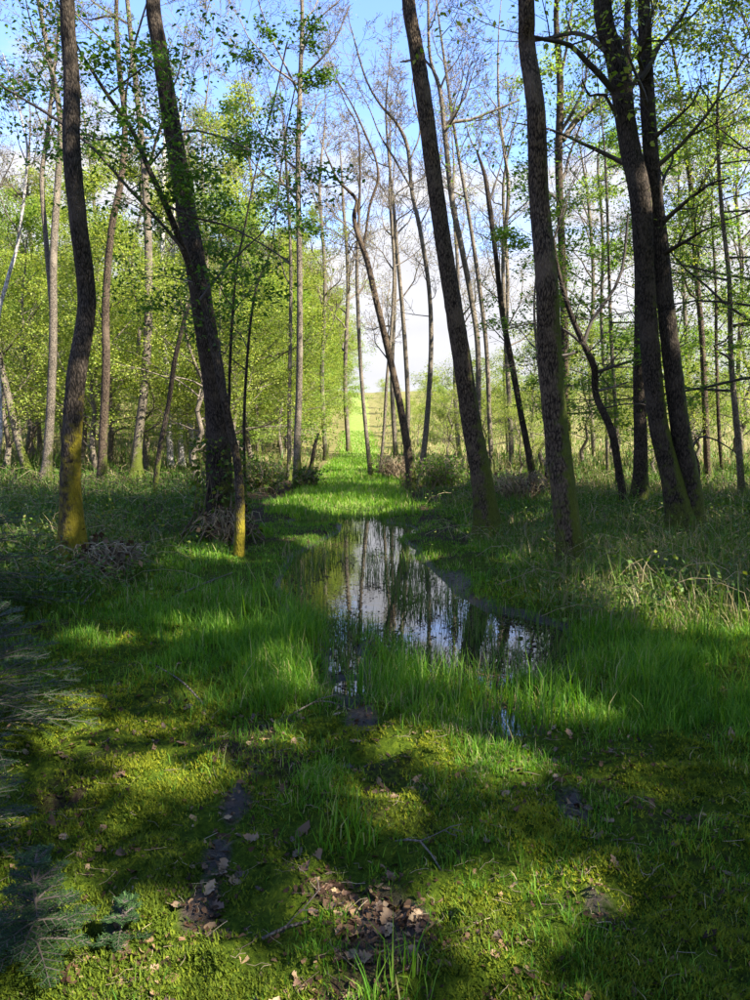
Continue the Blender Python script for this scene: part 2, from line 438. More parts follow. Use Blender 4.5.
def ground_mat():
    m, nt, b = new_mat('forest_floor')
    tc = N(nt, 'ShaderNodeTexCoord'); P = tc.outputs['Object']
    n1 = noise(nt, 3.0, 6, 0.65, P); n2 = noise(nt, 38.0, 5, 0.7, P); n3 = noise(nt, 160, 3, 0.6, P)
    soil = ramp(nt, [(0.3, (0.016, 0.011, 0.008)), (0.55, (0.045, 0.030, 0.019)), (0.75, (0.11, 0.075, 0.045))]); nt.links.new(n2, soil.inputs[0])
    mossr = ramp(nt, [(0.3, (0.014, 0.024, 0.003)), (0.52, (0.046, 0.072, 0.006)), (0.76, (0.12, 0.145, 0.010))]); nt.links.new(n2, mossr.inputs[0])
    field = ramp(nt, [(0.35, (0.10, 0.11, 0.03)), (0.55, (0.18, 0.155, 0.06)), (0.7, (0.24, 0.20, 0.095))]); nt.links.new(n1, field.inputs[0])
    mud = ramp(nt, [(0.35, (0.010, 0.007, 0.005)), (0.62, (0.05, 0.032, 0.020))]); nt.links.new(n2, mud.inputs[0])
    def sharp(an, lo, hi):
        a = N(nt, 'ShaderNodeMath', operation='MULTIPLY_ADD'); nt.links.new(n2, a.inputs[0]); a.inputs[1].default_value = 0.5
        nt.links.new(attr(nt, an), a.inputs[2])
        mr = N(nt, 'ShaderNodeMapRange'); mr.inputs['From Min'].default_value = lo; mr.inputs['From Max'].default_value = hi
        nt.links.new(a.outputs[0], mr.inputs[0]); return mr.outputs[0]
    col = mixc(nt, sharp('moss', 0.5, 0.75), soil.outputs[0], mossr.outputs[0])
    mudf = sharp('mud', 0.6, 0.8)
    col = mixc(nt, mudf, col, mud.outputs[0])
    col = mixc(nt, attr(nt, 'field'), col, field.outputs[0])
    nt.links.new(col, b.inputs['Base Color'])
    rr = N(nt, 'ShaderNodeMapRange'); rr.inputs['To Min'].default_value = 0.95; rr.inputs['To Max'].default_value = 0.5
    nt.links.new(mudf, rr.inputs[0]); nt.links.new(rr.outputs[0], b.inputs['Roughness'])
    sp_ = N(nt, 'ShaderNodeMapRange'); sp_.inputs['To Min'].default_value = 0.04; sp_.inputs['To Max'].default_value = 0.4
    nt.links.new(mudf, sp_.inputs[0]); nt.links.new(sp_.outputs[0], b.inputs['Specular IOR Level'])
    ad = N(nt, 'ShaderNodeMath', operation='ADD'); nt.links.new(n2, ad.inputs[0])
    h3 = N(nt, 'ShaderNodeMath', operation='MULTIPLY'); nt.links.new(n3, h3.inputs[0]); h3.inputs[1].default_value = 0.4
    nt.links.new(h3.outputs[0], ad.inputs[1])
    bp = N(nt, 'ShaderNodeBump'); bp.inputs['Strength'].default_value = 0.8; bp.inputs['Distance'].default_value = 0.03
    nt.links.new(ad.outputs[0], bp.inputs['Height']); nt.links.new(bp.outputs[0], b.inputs['Normal'])
    return m
def path_mat():
    m, nt, b = new_mat('grass_path')
    tc = N(nt, 'ShaderNodeTexCoord'); P = tc.outputs['Object']
    r = ramp(nt, [(0.3, (0.12, 0.17, 0.03)), (0.55, (0.19, 0.235, 0.055)), (0.75, (0.26, 0.28, 0.085))])
    nt.links.new(noise(nt, 5.0, 6, 0.7, P), r.inputs[0])
    nt.links.new(r.outputs[0], b.inputs['Base Color']); b.inputs['Roughness'].default_value = 0.9
    b.inputs['Specular IOR Level'].default_value = 0.1
    bp = N(nt, 'ShaderNodeBump'); bp.inputs['Strength'].default_value = 1.0; bp.inputs['Distance'].default_value = 0.08
    nt.links.new(noise(nt, 14.0, 4, 0.7, P), bp.inputs['Height']); nt.links.new(bp.outputs[0], b.inputs['Normal'])
    return m
def water_mat():
    m, nt, b = new_mat('puddle_water')
    tc = N(nt, 'ShaderNodeTexCoord')
    b.inputs['Base Color'].default_value = (0.010, 0.009, 0.006, 1)
    b.inputs['Roughness'].default_value = 0.015
    b.inputs['IOR'].default_value = 2.2
    bp = N(nt, 'ShaderNodeBump'); bp.inputs['Strength'].default_value = 0.04; bp.inputs['Distance'].default_value = 0.02
    nt.links.new(noise(nt, 7.0, 2, 0.5, tc.outputs['Object']), bp.inputs['Height']); nt.links.new(bp.outputs[0], b.inputs['Normal'])
    return m

# ------------------------------------------------------------------ ground, water, path
def spread(step, grow, far):
    v = [0.0]; s = step
    while v[-1] < far:
        v.append(v[-1] + s); s *= grow
    return np.array(v)
xr = spread(0.042, 1.036, 420)
xr = np.concatenate([-xr[:0:-1], xr])
yf = np.concatenate([np.arange(1.6, 6.6, 0.046), 6.6 + spread(0.05, 1.032, 500)])
yb = 1.6 - spread(0.08, 1.12, 60)[1:][::-1]
yr = np.concatenate([yb, yf])
GX, GY = np.meshgrid(xr, yr)
GZ = height(GX, GY)
def path_half(y):
    return 1.15 + 0.25 * np.sin(y * 0.7) * 0.3
gs = pud_sdf(GX, GY)
pn = fbm(GX * 1.7, GY * 1.7, 21, 4)
mudA = np.maximum(blob(GX, GY, MUD) * 0.9, sstep(0.25, -0.05, gs)) + 0.35 * (pn - 0.5)
litA = blob(GX, GY, LIT)
mossA = np.clip(0.9 * np.maximum(blob(GX, GY, MOSS), 0.62 * sstep(14, 8, GY)) + 0.7 * (fbm(GX * 2.3, GY * 2.3, 33, 4) - 0.42) - litA * 0.6, 0, 1)
dpath = GX - path_x(GY)
mossA = np.where((dpath < -3.2) | (GY > 14), mossA * 0.4, mossA)
fieldA = np.maximum(sstep(6, 10, dpath) * sstep(22, 30, GY), sstep(34, 42, GY) * sstep(-2, 2, dpath))
fieldA = np.maximum(fieldA, sstep(75, 110, GY))
fieldA = np.maximum(fieldA, 0.85 * sstep(28, 40, GY))
ny, nx = GX.shape
ii, jj = np.meshgrid(np.arange(ny - 1), np.arange(nx - 1), indexing='ij')
b0 = (ii * nx + jj).ravel()
gf = np.stack([b0, b0 + 1, b0 + nx + 1, b0 + nx], 1)
gme = mesh_np('ground', np.stack([GX, GY, GZ], -1).reshape(-1, 3), gf, ground_mat(), True,
              {'mud': mudA.ravel(), 'moss': mossA.ravel(), 'field': fieldA.ravel()})
ground = tag(link('ground', gme), 'mossy muddy forest floor with grass and dead leaves', None, None, 'structure')

wx0, wy0 = PUD.min(0) - 0.6; wy0 = flat_at(352, 740)[1]; wx1, wy1 = PUD.max(0) + 0.6
wxs = np.linspace(wx0, wx1, 40); wys = np.linspace(wy0, wy1, 120)
WX, WY = np.meshgrid(wxs, wys)
keep = pud_sdf(WX, WY) < 0.5
wi, wj = np.meshgrid(np.arange(119), np.arange(39), indexing='ij')
ok = (keep[:-1, :-1] & keep[1:, :-1] & keep[:-1, 1:] & keep[1:, 1:]).ravel()
wb = (wi * 40 + wj).ravel()[ok]
wme = mesh_np('puddle', np.stack([WX, WY, np.full_like(WX, WATER_Z)], -1).reshape(-1, 3), np.stack([wb, wb + 1, wb + 41, wb + 40], 1), water_mat())
puddle = tag(link('puddle', wme), 'long shallow puddle in the track mirroring sky and trunks', None, None, 'structure')

py_ = np.concatenate([np.arange(15.5, 60, 0.4), np.arange(60, 116, 1.2)])
cols = np.linspace(-1, 1, 13)
pv = []
for y in py_:
    hw = path_half(y) + 0.12 * math.sin(y * 1.9) + 0.1 * math.sin(y * 0.83 + 1) + 0.35 * float(sstep(20, 15, y))
    xs = path_x(y) + cols * hw
    z = height(xs, np.full(13, y)) + 0.035 - 0.06 * np.abs(cols) ** 4
    pv += [(x, y, zz) for x, zz in zip(xs, z)]
pi_, pj_ = np.meshgrid(np.arange(len(py_) - 1), np.arange(12), indexing='ij')
pb = (pi_ * 13 + pj_).ravel()
pme = mesh_np('grass_path', np.array(pv), np.stack([pb, pb + 1, pb + 14, pb + 13], 1), path_mat(), True)
tag(link('grass_path', pme), 'bright green grassy track rising up the far slope', None, None, 'structure')

# ------------------------------------------------------------------ sun gaps: openings in the leaf canopy through which sun flecks reach ground and trunks
FLECKS = []
def fleck(px, py, r, Y=None):
    P = at(px, py, Y) if Y else ground_at(px, py)
    FLECKS.append((P, r))
for a in [(196, 628, .24), (214, 628, .24), (270, 664, .14), (282, 684, .11), (95, 640, .22), (440, 684, .2), (462, 668, .2), (535, 700, .16),
          (560, 705, .16), (410, 745, .12), (480, 765, .12), (335, 895, .10), (352, 908, .08), (110, 985, .13), (190, 985, .10), (480, 905, .12), (690, 622, .26), (650, 612, .24), (730, 630, .28),
          (600, 595, .2), (290, 985, .12), (270, 740, .08), (500, 985, .1), (60, 735, .10), (320, 540, .4), (345, 505, 1.2), (300, 600, .08), (150, 930, .12), (90, 900, .08), (130, 780, .12), (200, 770, .08), (320, 985, .1), (380, 800, .08), (560, 880, .08), (650, 780, .1)]:
    fleck(*a)
def sun_gaps(P):
    """keep-mask: False where a leaf would shade a fleck"""
    keep = np.ones(len(P), bool)
    for T, r in FLECKS:
        d = P - T
        t = d @ SUN_DIR
        q = np.linalg.norm(d - t[:, None] * SUN_DIR, axis=1)
        keep &= ~((q < r * 1.1 + 0.07) & (t > 0.6))
    return keep

# ------------------------------------------------------------------ trees
def resample(pts, step):
    pts = np.asarray(pts, float)
    # Catmull-Rom
    P = np.vstack([2 * pts[0] - pts[1], pts, 2 * pts[-1] - pts[-2]])
    out = []
    for i in range(1, len(P) - 2):
        L = np.linalg.norm(P[i + 1, :3] - P[i, :3]); n = max(2, int(L / step))
        for k in range(n):
            t = k / n
            a, b, c, d = P[i - 1], P[i], P[i + 1], P[i + 2]
            out.append(0.5 * ((2 * b) + (-a + c) * t + (2 * a - 5 * b + 4 * c - d) * t * t + (-a + 3 * b - 3 * c + d) * t ** 3))
    out.append(P[-2])
    return np.array(out)
def trunk_mesh(line, base, mat, sides=18, flare=0.55, moss_h=1.2, moss_side=0.35, moss_gain=0.35, seed=0, relief=0.045, moss_top=None):
    """line: (n,4) x y z r"""
    g = np.random.default_rng(seed)
    P = line[:, :3]; R = line[:, 3].copy()
    T = unit(np.gradient(P, axis=0))
    A = unit(np.cross(T, np.array([0.0, 1, 0]))); B = np.cross(T, A)
    th = np.arange(sides) * 2 * math.pi / sides
    s = np.concatenate([[0], np.cumsum(np.linalg.norm(np.diff(P, axis=0), axis=1))])
    h = P[:, 2] - base[2]
    R = R * (1 + flare * np.exp(-np.clip(h, -0.1, None) / 0.28))
    ph = g.uniform(0, 6.28, 8)
    fl = flare * np.exp(-np.clip(h, -0.2, None) / 0.22)
    mod = 1 + relief * (np.sin(2 * th[None] + s[:, None] * 0.7 + ph[0]) * 0.5 + np.sin(3 * th[None] - s[:, None] * 1.3 + ph[1]) * 0.5 + 0.5 * np.sin(5 * th[None] + 2.1 * s[:, None] + ph[2]) * np.sin(s[:, None] * 3 + ph[3]) + 0.4 * np.sin(7 * th[None] + ph[6]))
    mod += fl[:, None] * 0.42 * np.sin(4 * th[None] + ph[4]) + fl[:, None] * 0.25 * np.sin(5 * th[None] + ph[5])
    if relief > 0.042:
        mod += g.normal(0, 0.016, mod.shape)
    ring = P[:, None] + (R[:, None] * mod)[:, :, None] * (A[:, None] * np.cos(th)[None, :, None] + B[:, None] * np.sin(th)[None, :, None])
    n = len(P)
    i, j = np.meshgrid(np.arange(n - 1), np.arange(sides), indexing='ij')
    b = i * sides; j2 = (j + 1) % sides
    Q = np.stack([b + j, b + sides + j, b + sides + j2, b + j2], -1).reshape(-1, 4)
    out = unit(ring - P[:, None])
    moss = moss_gain * np.exp(-np.clip(h, 0, None) / moss_h)[:, None] + moss_side * np.clip(out[:, :, 0] * 0.9 - out[:, :, 1] * 0.1, 0, 1) * np.exp(-np.clip(h, 0, None) / (moss_h * 3.0))[:, None]
    if moss_top:
        moss = moss * sstep(moss_top, moss_top * .82, h + .12 * np.sin(h * 9))[:, None]
    return mesh_np('trunk', ring.reshape(-1, 3) - base, Q, mat, True, {'moss': moss.ravel()})

def grow(start, d, length, r, level, g, up=0.15, kink=0.22, maxlevel=3, kids=(7, 6, 5), out=None, spread_=0.8, planar=0.0, minr=0.0022):
    """recursive limb: list of (level, pts, radii)"""
    if out is None: out = []
    n = (8, 5, 3, 2)[min(level, 3)]
    seg = length / (n - 1)
    p = [start[0], start[1], start[2]]; dx, dy, dz = d
    pts = [tuple(p)]
    for k in range(n - 1):
        dx += g.gauss(0, kink); dy += g.gauss(0, kink); dz += g.gauss(0, kink * (1 - 0.6 * planar)) + up * (0.6 if k else 0.2)
        l = math.sqrt(dx * dx + dy * dy + dz * dz) + 1e-9
        dx /= l; dy /= l; dz /= l
        p[0] += dx * seg; p[1] += dy * seg; p[2] += dz * seg
        pts.append(tuple(p))
    rad = [max(minr, r * (1 - 0.8 * (k / (n - 1)) ** 0.8)) for k in range(n)]
    out.append((level, pts, rad))
    if level < maxlevel:
        nk = kids[min(level, len(kids) - 1)]
        for c in range(nk):
            t = 0.25 + 0.75 * (c + g.random()) / nk
            f = min(t * (n - 1), n - 1.001); i = int(f); u = f - i
            q = [pts[i][a] * (1 - u) + pts[i + 1][a] * u for a in range(3)]
            dd = [pts[i + 1][a] - pts[i][a] for a in range(3)]
            l = math.sqrt(sum(v * v for v in dd)) + 1e-9
            dd = [v / l for v in dd]
            # sideways direction
            while True:
                s = [g.gauss(0, 1), g.gauss(0, 1), g.gauss(0, 1 - 0.85 * planar)]
                dp = sum(s[a] * dd[a] for a in range(3))
                s = [s[a] - dp * dd[a] for a in range(3)]
                sl = math.sqrt(sum(v * v for v in s))
                if sl > 0.2: break
            nd = [dd[a] * (1.0 - 0.35 * spread_) + s[a] / sl * spread_ * g.uniform(0.7, 1.2) for a in range(3)]
            nl = math.sqrt(sum(v * v for v in nd)); nd = [v / nl for v in nd]
            ln = length * g.uniform(0.35, 0.6) * (1.15 - 0.55 * t)
            grow(q, nd, ln, max(minr, rad[i] * 0.55), level + 1, g, up, kink, maxlevel, kids, out, spread_, planar, minr)
    return out
def limb_mesh(polys, base, mat):
    big = [(np.array(p), np.array(r)) for l, p, r in polys if l == 0]
    med = [(np.array(p), np.array(r)) for l, p, r in polys if l == 1]
    sm = [(np.array(p), np.array(r)) for l, p, r in polys if l >= 2]
    V, Q, R, off = [], [], [], 0
    for L, s in ((big, 7), (med, 3), (sm, 3)):
        if L:
            v, q, r = tubes_np(L, s)
            V.append(v); Q.append(q + off); R.append(r); off += len(v)
    return mesh_np('branch', np.concatenate(V) - base, np.concatenate(Q), mat, True, {'rnd': np.concatenate(R)})
def leaf_points(polys, n, g, jit=0.1, flat=0.5, minlevel=1):
    pts = []
    for l, p, r in polys:
        if l >= minlevel: pts += p[1:] + p[-1:] if l < 3 else p
    pts = np.array(pts)
    if not len(pts): return np.zeros((0, 3))
    k = g.integers(0, len(pts), n)
    return pts[k] + g.normal(size=(n, 3)) * np.array([jit, jit, jit * flat])

TREES = 0
def tree(name, label, px_pts, Y=None, H=14.0, mat='bark_dark', twig='twig_dark', limbs=9, limb_from=6.0, limb_len=3.0, kids=(6, 5, 4), leaves=0, leaf='leaf_bud',
         leaf_size=0.04, leaf_jit=0.08, sides=18, step=0.12, group=None, extra=(), stems=(), gaps=True, moss_h=1.0, moss_side=0.35, moss_gain=0.42, flare=0.55, up=0.2, kink=0.2, planar=0.0,
         limb_el=(25, 60), seed=None, cat='tree', top_lean=0.6, limb_az=None, leaf_flat=0.5, moss_top=None, maxlevel=3, relief=0.045):
    """px_pts: (px, py, width_px) along the trunk from the foot up; the trunk stands Y metres away and goes on above to H metres"""
    global TREES
    TREES += 1
    sd = seed or (TREES * 101)
    if leaves >= 3500: maxlevel = 2; kids = tuple(k + 1 for k in kids)
    g = random.Random(sd); gn = np.random.default_rng(sd)
    if Y is None:
        Y = ground_at(px_pts[0][0], px_pts[0][1])[1]
    minr = max(0.0026, 0.00021 * Y)
    def line_of(pp, Y, dy=0.0):
        L = []
        for k, (a, b, w) in enumerate(pp):
            q = at(a, b, Y + dy * k)
            L.append([q[0], q[1], q[2], 0.375 * w * (Y + dy * k) / F0])
        return L
    if Y > 15.5:
        px_pts = [(a, b, w * .8) for a, b, w in px_pts]; stems = [([(a, b, w * .8) for a, b, w in sp], dy) for sp, dy in stems]
    L = line_of(px_pts, Y)
    gz = float(height(L[0][0], L[0][1]))
    base = np.array([L[0][0], L[0][1], gz])
    L[0][2] = gz
    L = [[L[0][0], L[0][1], gz - 0.25, L[0][3]]] + L
    wob = 0.06
    for k in range(3, len(L)):
        L[k][1] += g.gauss(0, wob)
    top = L[-1]
    if top[2] < H:
        d = np.array(L[-1][:3]) - np.array(L[-2][:3]); d = unit(d) * top_lean + np.array([0, 0, 1 - top_lean]); d = unit(d)
        rem = (H - top[2]) / max(d[2], 0.3); nst = max(3, int(rem / 1.6))
        p = np.array(top[:3])
        for k in range(nst):
            d = unit(d + np.array([g.gauss(0, 0.1), g.gauss(0, 0.1), 0.1]))
            p = p + d * rem / nst
            L.append([p[0], p[1], p[2], max(0.012, top[3] * (1 - (k + 1) / nst * 0.92))])
    line = resample(np.array(L), step)
    line[:, 3] = np.maximum(line[:, 3], 0.008)
    t = thing(name, label, cat, base, group)
    link('trunk', trunk_mesh(line, base, M[mat], sides, flare, moss_h, moss_side, moss_gain, sd, relief, moss_top), t)
    polys_all = []
    if H < 3 and len(px_pts) > 5:                              # a traced trunk ends in a fan of twigs
        tip = line[-1]; d = unit(line[-1, :3] - line[-3, :3])
        ps = []
        for k in range(3):
            dd = unit(d + np.array([g.gauss(0, .35), g.gauss(0, .35), .15]))
            ps += grow(tuple(tip[:3]), tuple(dd), g.uniform(1.0, 1.9), max(tip[3] * .8, .006), 1, g, up, kink, maxlevel, kids, minr=minr)
        for q in line[len(line) * 2 // 5::max(3, int(0.55 / step))]:
            a = g.uniform(0, 6.28)
            ps += grow(tuple(q[:3]), (math.cos(a) * .8, math.sin(a) * .8, 0.45), g.uniform(0.6, 1.7), max(q[3] * 0.3, .006), 1, g, up, kink, maxlevel, kids, minr=minr)
        link('branch', limb_mesh(ps, base, M[twig]), t); polys_all += ps
    for (sp, dy) in stems:                                     # second stems and big limbs traced by hand
        sl = resample(np.array(line_of(sp, Y, dy)), step)
        sl[:, 3] = np.maximum(sl[:, 3] * (0.85 if sides < 20 else 1), 0.006)
        link('stem', trunk_mesh(sl, base, M[mat], max(8, sides - 6), 0.0, moss_h, moss_side, moss_gain * 0.7, sd + 5, relief), t)
        tip = sl[-1]; d = unit(sl[-1, :3] - sl[-2, :3])
        ps = grow(tuple(tip[:3]), tuple(d), 1.6, tip[3] * 0.9, 1, g, up, kink, maxlevel, kids, minr=minr)
        for q in sl[len(sl) // 2::max(3, int(0.4 / step))]:
            a = g.uniform(0, 6.28)
            ps += grow(tuple(q[:3]), (math.cos(a) * .8, math.sin(a) * .8, 0.5), g.uniform(0.6, 1.8), q[3] * 0.45, 1, g, up, kink, maxlevel, kids, minr=minr)
        link('branch', limb_mesh(ps, base, M[twig]), t); polys_all += ps
    for (sp, dy) in extra:                                     # visible side branches traced by hand
        sl = np.array(line_of(sp, Y, dy)); sl = resample(sl, 0.25)
        ps = [(0, [tuple(q[:3]) for q in sl], [max(0.004, q[3]) for q in sl])]
        for q in sl[2::2]:
            a = g.uniform(0, 6.28)
            ps += grow(tuple(q[:3]), (math.cos(a) * .8, math.sin(a) * .8, g.uniform(-0.2, 0.6)), g.uniform(0.5, 1.4), max(0.004, q[3] * 0.5), 1, g, up, kink, maxlevel, kids, planar=planar, minr=minr)
        link('branch', limb_mesh(ps, base, M[twig]), t); polys_all += ps
    zs = line[:, 2] - base[2]
    ztop = zs[-1]
    for k in range(limbs):
        zz = limb_from + (ztop - limb_from) * (k + g.random()) / max(limbs, 1)
        i = int(np.clip(np.searchsorted(zs, zz), 1, len(zs) - 1))
        fr = (zz - limb_from) / max(ztop - limb_from, 0.1)
        a = g.uniform(0, 2 * math.pi) if limb_az is None else math.radians(g.uniform(*limb_az))
        e = math.radians(g.uniform(*limb_el))
        ln = limb_len * (1.1 - 0.6 * fr) * g.uniform(0.7, 1.25)
        ps = grow(tuple(line[i, :3]), (math.cos(a) * math.cos(e), math.sin(a) * math.cos(e), math.sin(e)), ln, min(line[i, 3] * 0.55, 0.02 * ln + 0.008), 0, g, up, kink, 2 if leaf_size > .1 else maxlevel, kids, planar=planar, minr=minr)
        link('branch', limb_mesh(ps, base, M[twig]), t); polys_all += ps
    if leaves and polys_all:
        LP = leaf_points(polys_all, leaves, gn, leaf_jit, leaf_flat)
        if gaps: LP = LP[sun_gaps(LP)]
        v, f, r = leaves_np(LP, leaf_size, 0.5, gn)
        link('crown', mesh_np('crown', v - base, f, M[leaf], False, {'rnd': r}), t)
    return t

# --- the big trunks in front
tree('mossy_alder', 'dark straight trunk with broad mossy foot at left, sunlit yellow band at chest height', [(73, 566, 34), (72, 520, 29), (72, 470, 25), (77, 380, 24), (82, 300, 23), (79, 220, 22), (75, 150, 22), (71, 80, 20), (67, 0, 18)],
     H=17, limbs=9, limb_from=8.2, limb_len=3.6, leaves=5200, leaf='leaf_mid', leaf_size=0.11, leaf_jit=0.3, sides=28, step=0.08, mat='bark_sunlit_moss', moss_h=3.0, moss_gain=.40, moss_side=.3, moss_top=1.95, flare=0.7)
fleck(75, 445, .36, 8.9); fleck(74, 425, .34, 8.9); fleck(75, 400, .2, 8.9)
tree('leaning_oak', 'thick dark trunk bending to upper left, its foot wrapped in ivy and brambles', [(221, 528, 38), (219, 470, 34), (216, 400, 31), (207, 330, 29), (195, 260, 27), (184, 200, 25), (172, 120, 22), (162, 50, 19), (155, 0, 17)],
     Y=10.8, H=17, limbs=9, limb_from=8.6, limb_len=3.8, leaves=5200, leaf='leaf_mid', leaf_size=0.11, leaf_jit=0.3, sides=28, step=0.09, mat='bark_dark', moss_gain=.3, flare=0.35)
tree('bent_hornbeam', 'slender crooked stem with sunlit yellow mossy foot, arching left across the thick leaning trunk', [(239, 556, 13), (240, 520, 13), (236, 470, 11), (224, 400, 10), (213, 350, 10), (200, 300, 9), (183, 250, 9), (166, 205, 8), (150, 170, 7), (133, 132, 6), (108, 95, 5), (80, 52, 3)],
     H=2, limbs=0, leaves=7500, leaf='leaf_near', leaf_size=0.07, leaf_jit=0.12, leaf_flat=.4, sides=14, step=0.08, mat='bark_sunlit_moss', moss_h=.55, moss_gain=.75, flare=0.2, planar=.8, kids=(5, 5, 4), up=.02,
     extra=[([(183, 250, 4), (160, 222, 4), (130, 190, 4), (95, 150, 4), (60, 122, 4), (25, 100, 3), (-12, 78, 2)], -0.12), ([(166, 205, 4), (195, 218, 3), (225, 225, 3), (255, 240, 2), (290, 262, 2)], -0.15),
            ([(150, 165, 3), (180, 132, 3), (215, 135, 2), (250, 150, 2)], -0.25), ([(200, 300, 4), (230, 262, 3), (260, 235, 2), (280, 205, 1.5)], 0.1), ([(108, 95, 3), (140, 70, 2), (172, 50, 1.5)], -0.2), ([(133, 132, 3), (100, 140, 2), (70, 120, 2), (30, 60, 1.5)], .15)])
fleck(239, 530, .16, 9.3); fleck(239, 510, .16, 9.3)
tree('leaning_alder', 'tall bare dark trunk leaning left above the far end of the puddle', [(489, 538, 30), (482, 480, 28), (472, 425, 26), (459, 340, 24), (447, 265, 22), (436, 190, 21), (425, 110, 20), (416, 50, 18), (408, 0, 16)],
     H=18, limbs=9, limb_from=8.6, limb_len=3.4, leaves=4200, leaf='leaf_mid', leaf_size=0.11, leaf_jit=0.3, sides=28, step=0.09, mat='bark_brown', moss_gain=.5, moss_side=.6, moss_h=1.3)
fleck(494, 500, .2, 11.4); fleck(470, 380, .25, 11.4)
tree('straight_alder', 'thickest straight trunk right of the puddle with green mossy right edge', [(573, 570, 35), (566, 510, 33), (559, 440, 32), (552, 360, 31), (546, 280, 28), (541, 200, 25), (535, 110, 23), (529, 40, 21), (526, 0, 20)],
     H=18, limbs=9, limb_from=7.6, limb_len=3.6, leaves=4200, leaf='leaf_mid', leaf_size=0.11, leaf_jit=0.3, sides=30, step=0.08, mat='bark_brown', moss_gain=.42, moss_side=.85, moss_h=1.7, flare=.45)
fleck(585, 500, .2, 8.6); fleck(572, 400, .25, 8.6)
tree('twin_oak', 'double stemmed dark tree leaning left, both stems joined at one foot on the right', [(684, 536, 44), (672, 480, 28), (658, 420, 25), (649, 340, 24), (643, 270, 24), (638, 200, 26), (630, 140, 25), (617, 60, 23), (604, 0, 22)],
     H=17, limbs=8, limb_from=8.2, limb_len=4.0, leaves=2600, leaf='leaf_spring', leaf_size=0.085, leaf_jit=0.3, sides=26, step=0.09, mat='bark_dark', moss_gain=.5, moss_side=.6, moss_h=1.4, flare=.3,
     stems=[([(690, 532, 36), (692, 500, 30), (682, 440, 26), (673, 370, 24), (665, 300, 22), (659, 240, 21), (652, 170, 19), (648, 110, 18), (645, 40, 16), (643, -30, 14)], 0.02)],
     extra=[([(612, 90, 8), (600, 75, 8), (585, 60, 7), (570, 45, 6), (548, 40, 5), (520, 34, 4)], -.1), ([(606, 52, 6), (590, 38, 6), (572, 33, 5), (550, 38, 5), (520, 42, 3)], .2), ([(640, 80, 7), (652, 62, 6), (660, 45, 4), (680, 20, 4), (690, 0, 3)], .05),
            ([(620, 125, 5), (605, 95, 4), (590, 96, 3), (582, 80, 2)], -.15)])
fleck(690, 380, .2, 11.3)
tree('dark_trunk_oak', 'dark trunk standing close behind the double stemmed tree', [(640, 508, 20), (641, 450, 18), (641, 380, 17), (641, 300, 16), (638, 220, 15), (634, 150, 13)], Y=14.2, H=13, limbs=7, limb_from=6.0, limb_len=2.6, leaves=1500, leaf='leaf_mid', leaf_size=0.09, leaf_jit=.2, mat='bark_dark', moss_gain=.4)
tree('crooked_hawthorn', 'thin dark crooked tree with zigzag trunk between the two thick right hand trunks', [(625, 505, 9), (618, 465, 10), (610, 430, 10), (597, 395, 9), (594, 368, 9), (583, 345, 8), (570, 310, 7), (558, 270, 5), (553, 240, 4)], Y=13.6, H=2, limbs=0, sides=12,
     leaves=3200, leaf='leaf_mid', leaf_size=0.085, leaf_jit=.1, leaf_flat=.4, planar=.7, up=.05, kids=(4, 4, 4), mat='bark_dark', flare=.2, moss_gain=.2,
     extra=[([(583, 345, 5), (592, 320, 5), (607, 300, 4), (622, 270, 4), (628, 215, 3)], .1), ([(597, 372, 5), (615, 366, 4), (640, 358, 3), (665, 350, 2)], -.15), ([(594, 392, 4), (610, 388, 3), (628, 382, 2)], .3), ([(577, 352, 4), (560, 356, 3), (540, 352, 2)], -.2), ([(583, 345, 4), (565, 330, 3), (540, 322, 2), (505, 330, 1.5)], .2)])
tree('elbow_sapling', 'thin bent sapling with elbow shaped stem right of the double trunk', [(700, 530, 7), (698, 490, 7), (697, 462, 7), (690, 445, 7), (682, 432, 6), (675, 410, 5), (668, 385, 4)], Y=11.2, H=1, limbs=0, leaves=300, leaf='leaf_mid', leaf_size=.07, sides=10, kids=(3, 3, 3), mat='bark_dark', flare=.2, moss_gain=.1,
     extra=[([(692, 448, 4), (700, 437, 3), (716, 440, 2), (735, 452, 1.5)], .05)])

# --- left wood, middle distance
tree('forked_ash', 'pale forked trunk left of the banded mossy trunk', [(46, 492, 15), (50, 420, 14), (54, 340, 13), (55, 260, 12), (58, 180, 10), (60, 120, 9), (50, 60, 8), (38, 0, 6)], Y=19, H=16, mat='bark_grey', twig='twig_grey', limbs=8, limb_from=7.5, limb_len=2.6, kids=(6, 6, 5), leaves=900, leaf_size=.06,
     stems=[([(54, 330, 11), (47, 250, 10), (42, 180, 9), (48, 130, 8), (54, 70, 7), (62, 0, 5)], .1)], sides=14, moss_gain=.3)
tree('ash_sapling', 'slim brown trunk just right of the banded mossy trunk', [(102, 494, 16), (103, 440, 14), (106, 370, 13), (105, 300, 12), (112, 230, 11), (122, 180, 10), (124, 120, 9), (118, 60, 8), (116, 0, 6)], Y=19, H=16, mat='bark_brown', twig='twig_grey', limbs=8, limb_from=7.5, limb_len=2.6, kids=(6, 6, 5), leaves=1200, leaf='leaf_mid', leaf_size=.07, sides=14, moss_gain=.3)
tree('grey_ash', 'grey mossy footed trunk left of the pale birches', [(136, 484, 17), (138, 440, 15), (145, 380, 14), (149, 310, 13), (148, 230, 12), (142, 150, 10), (133, 60, 8), (128, 0, 7)], Y=22, H=18, mat='bark_grey', twig='twig_grey', limbs=8, limb_from=8, limb_len=3, kids=(6, 6, 5), leaves=900, leaf_size=.06, sides=14, moss_gain=.6)
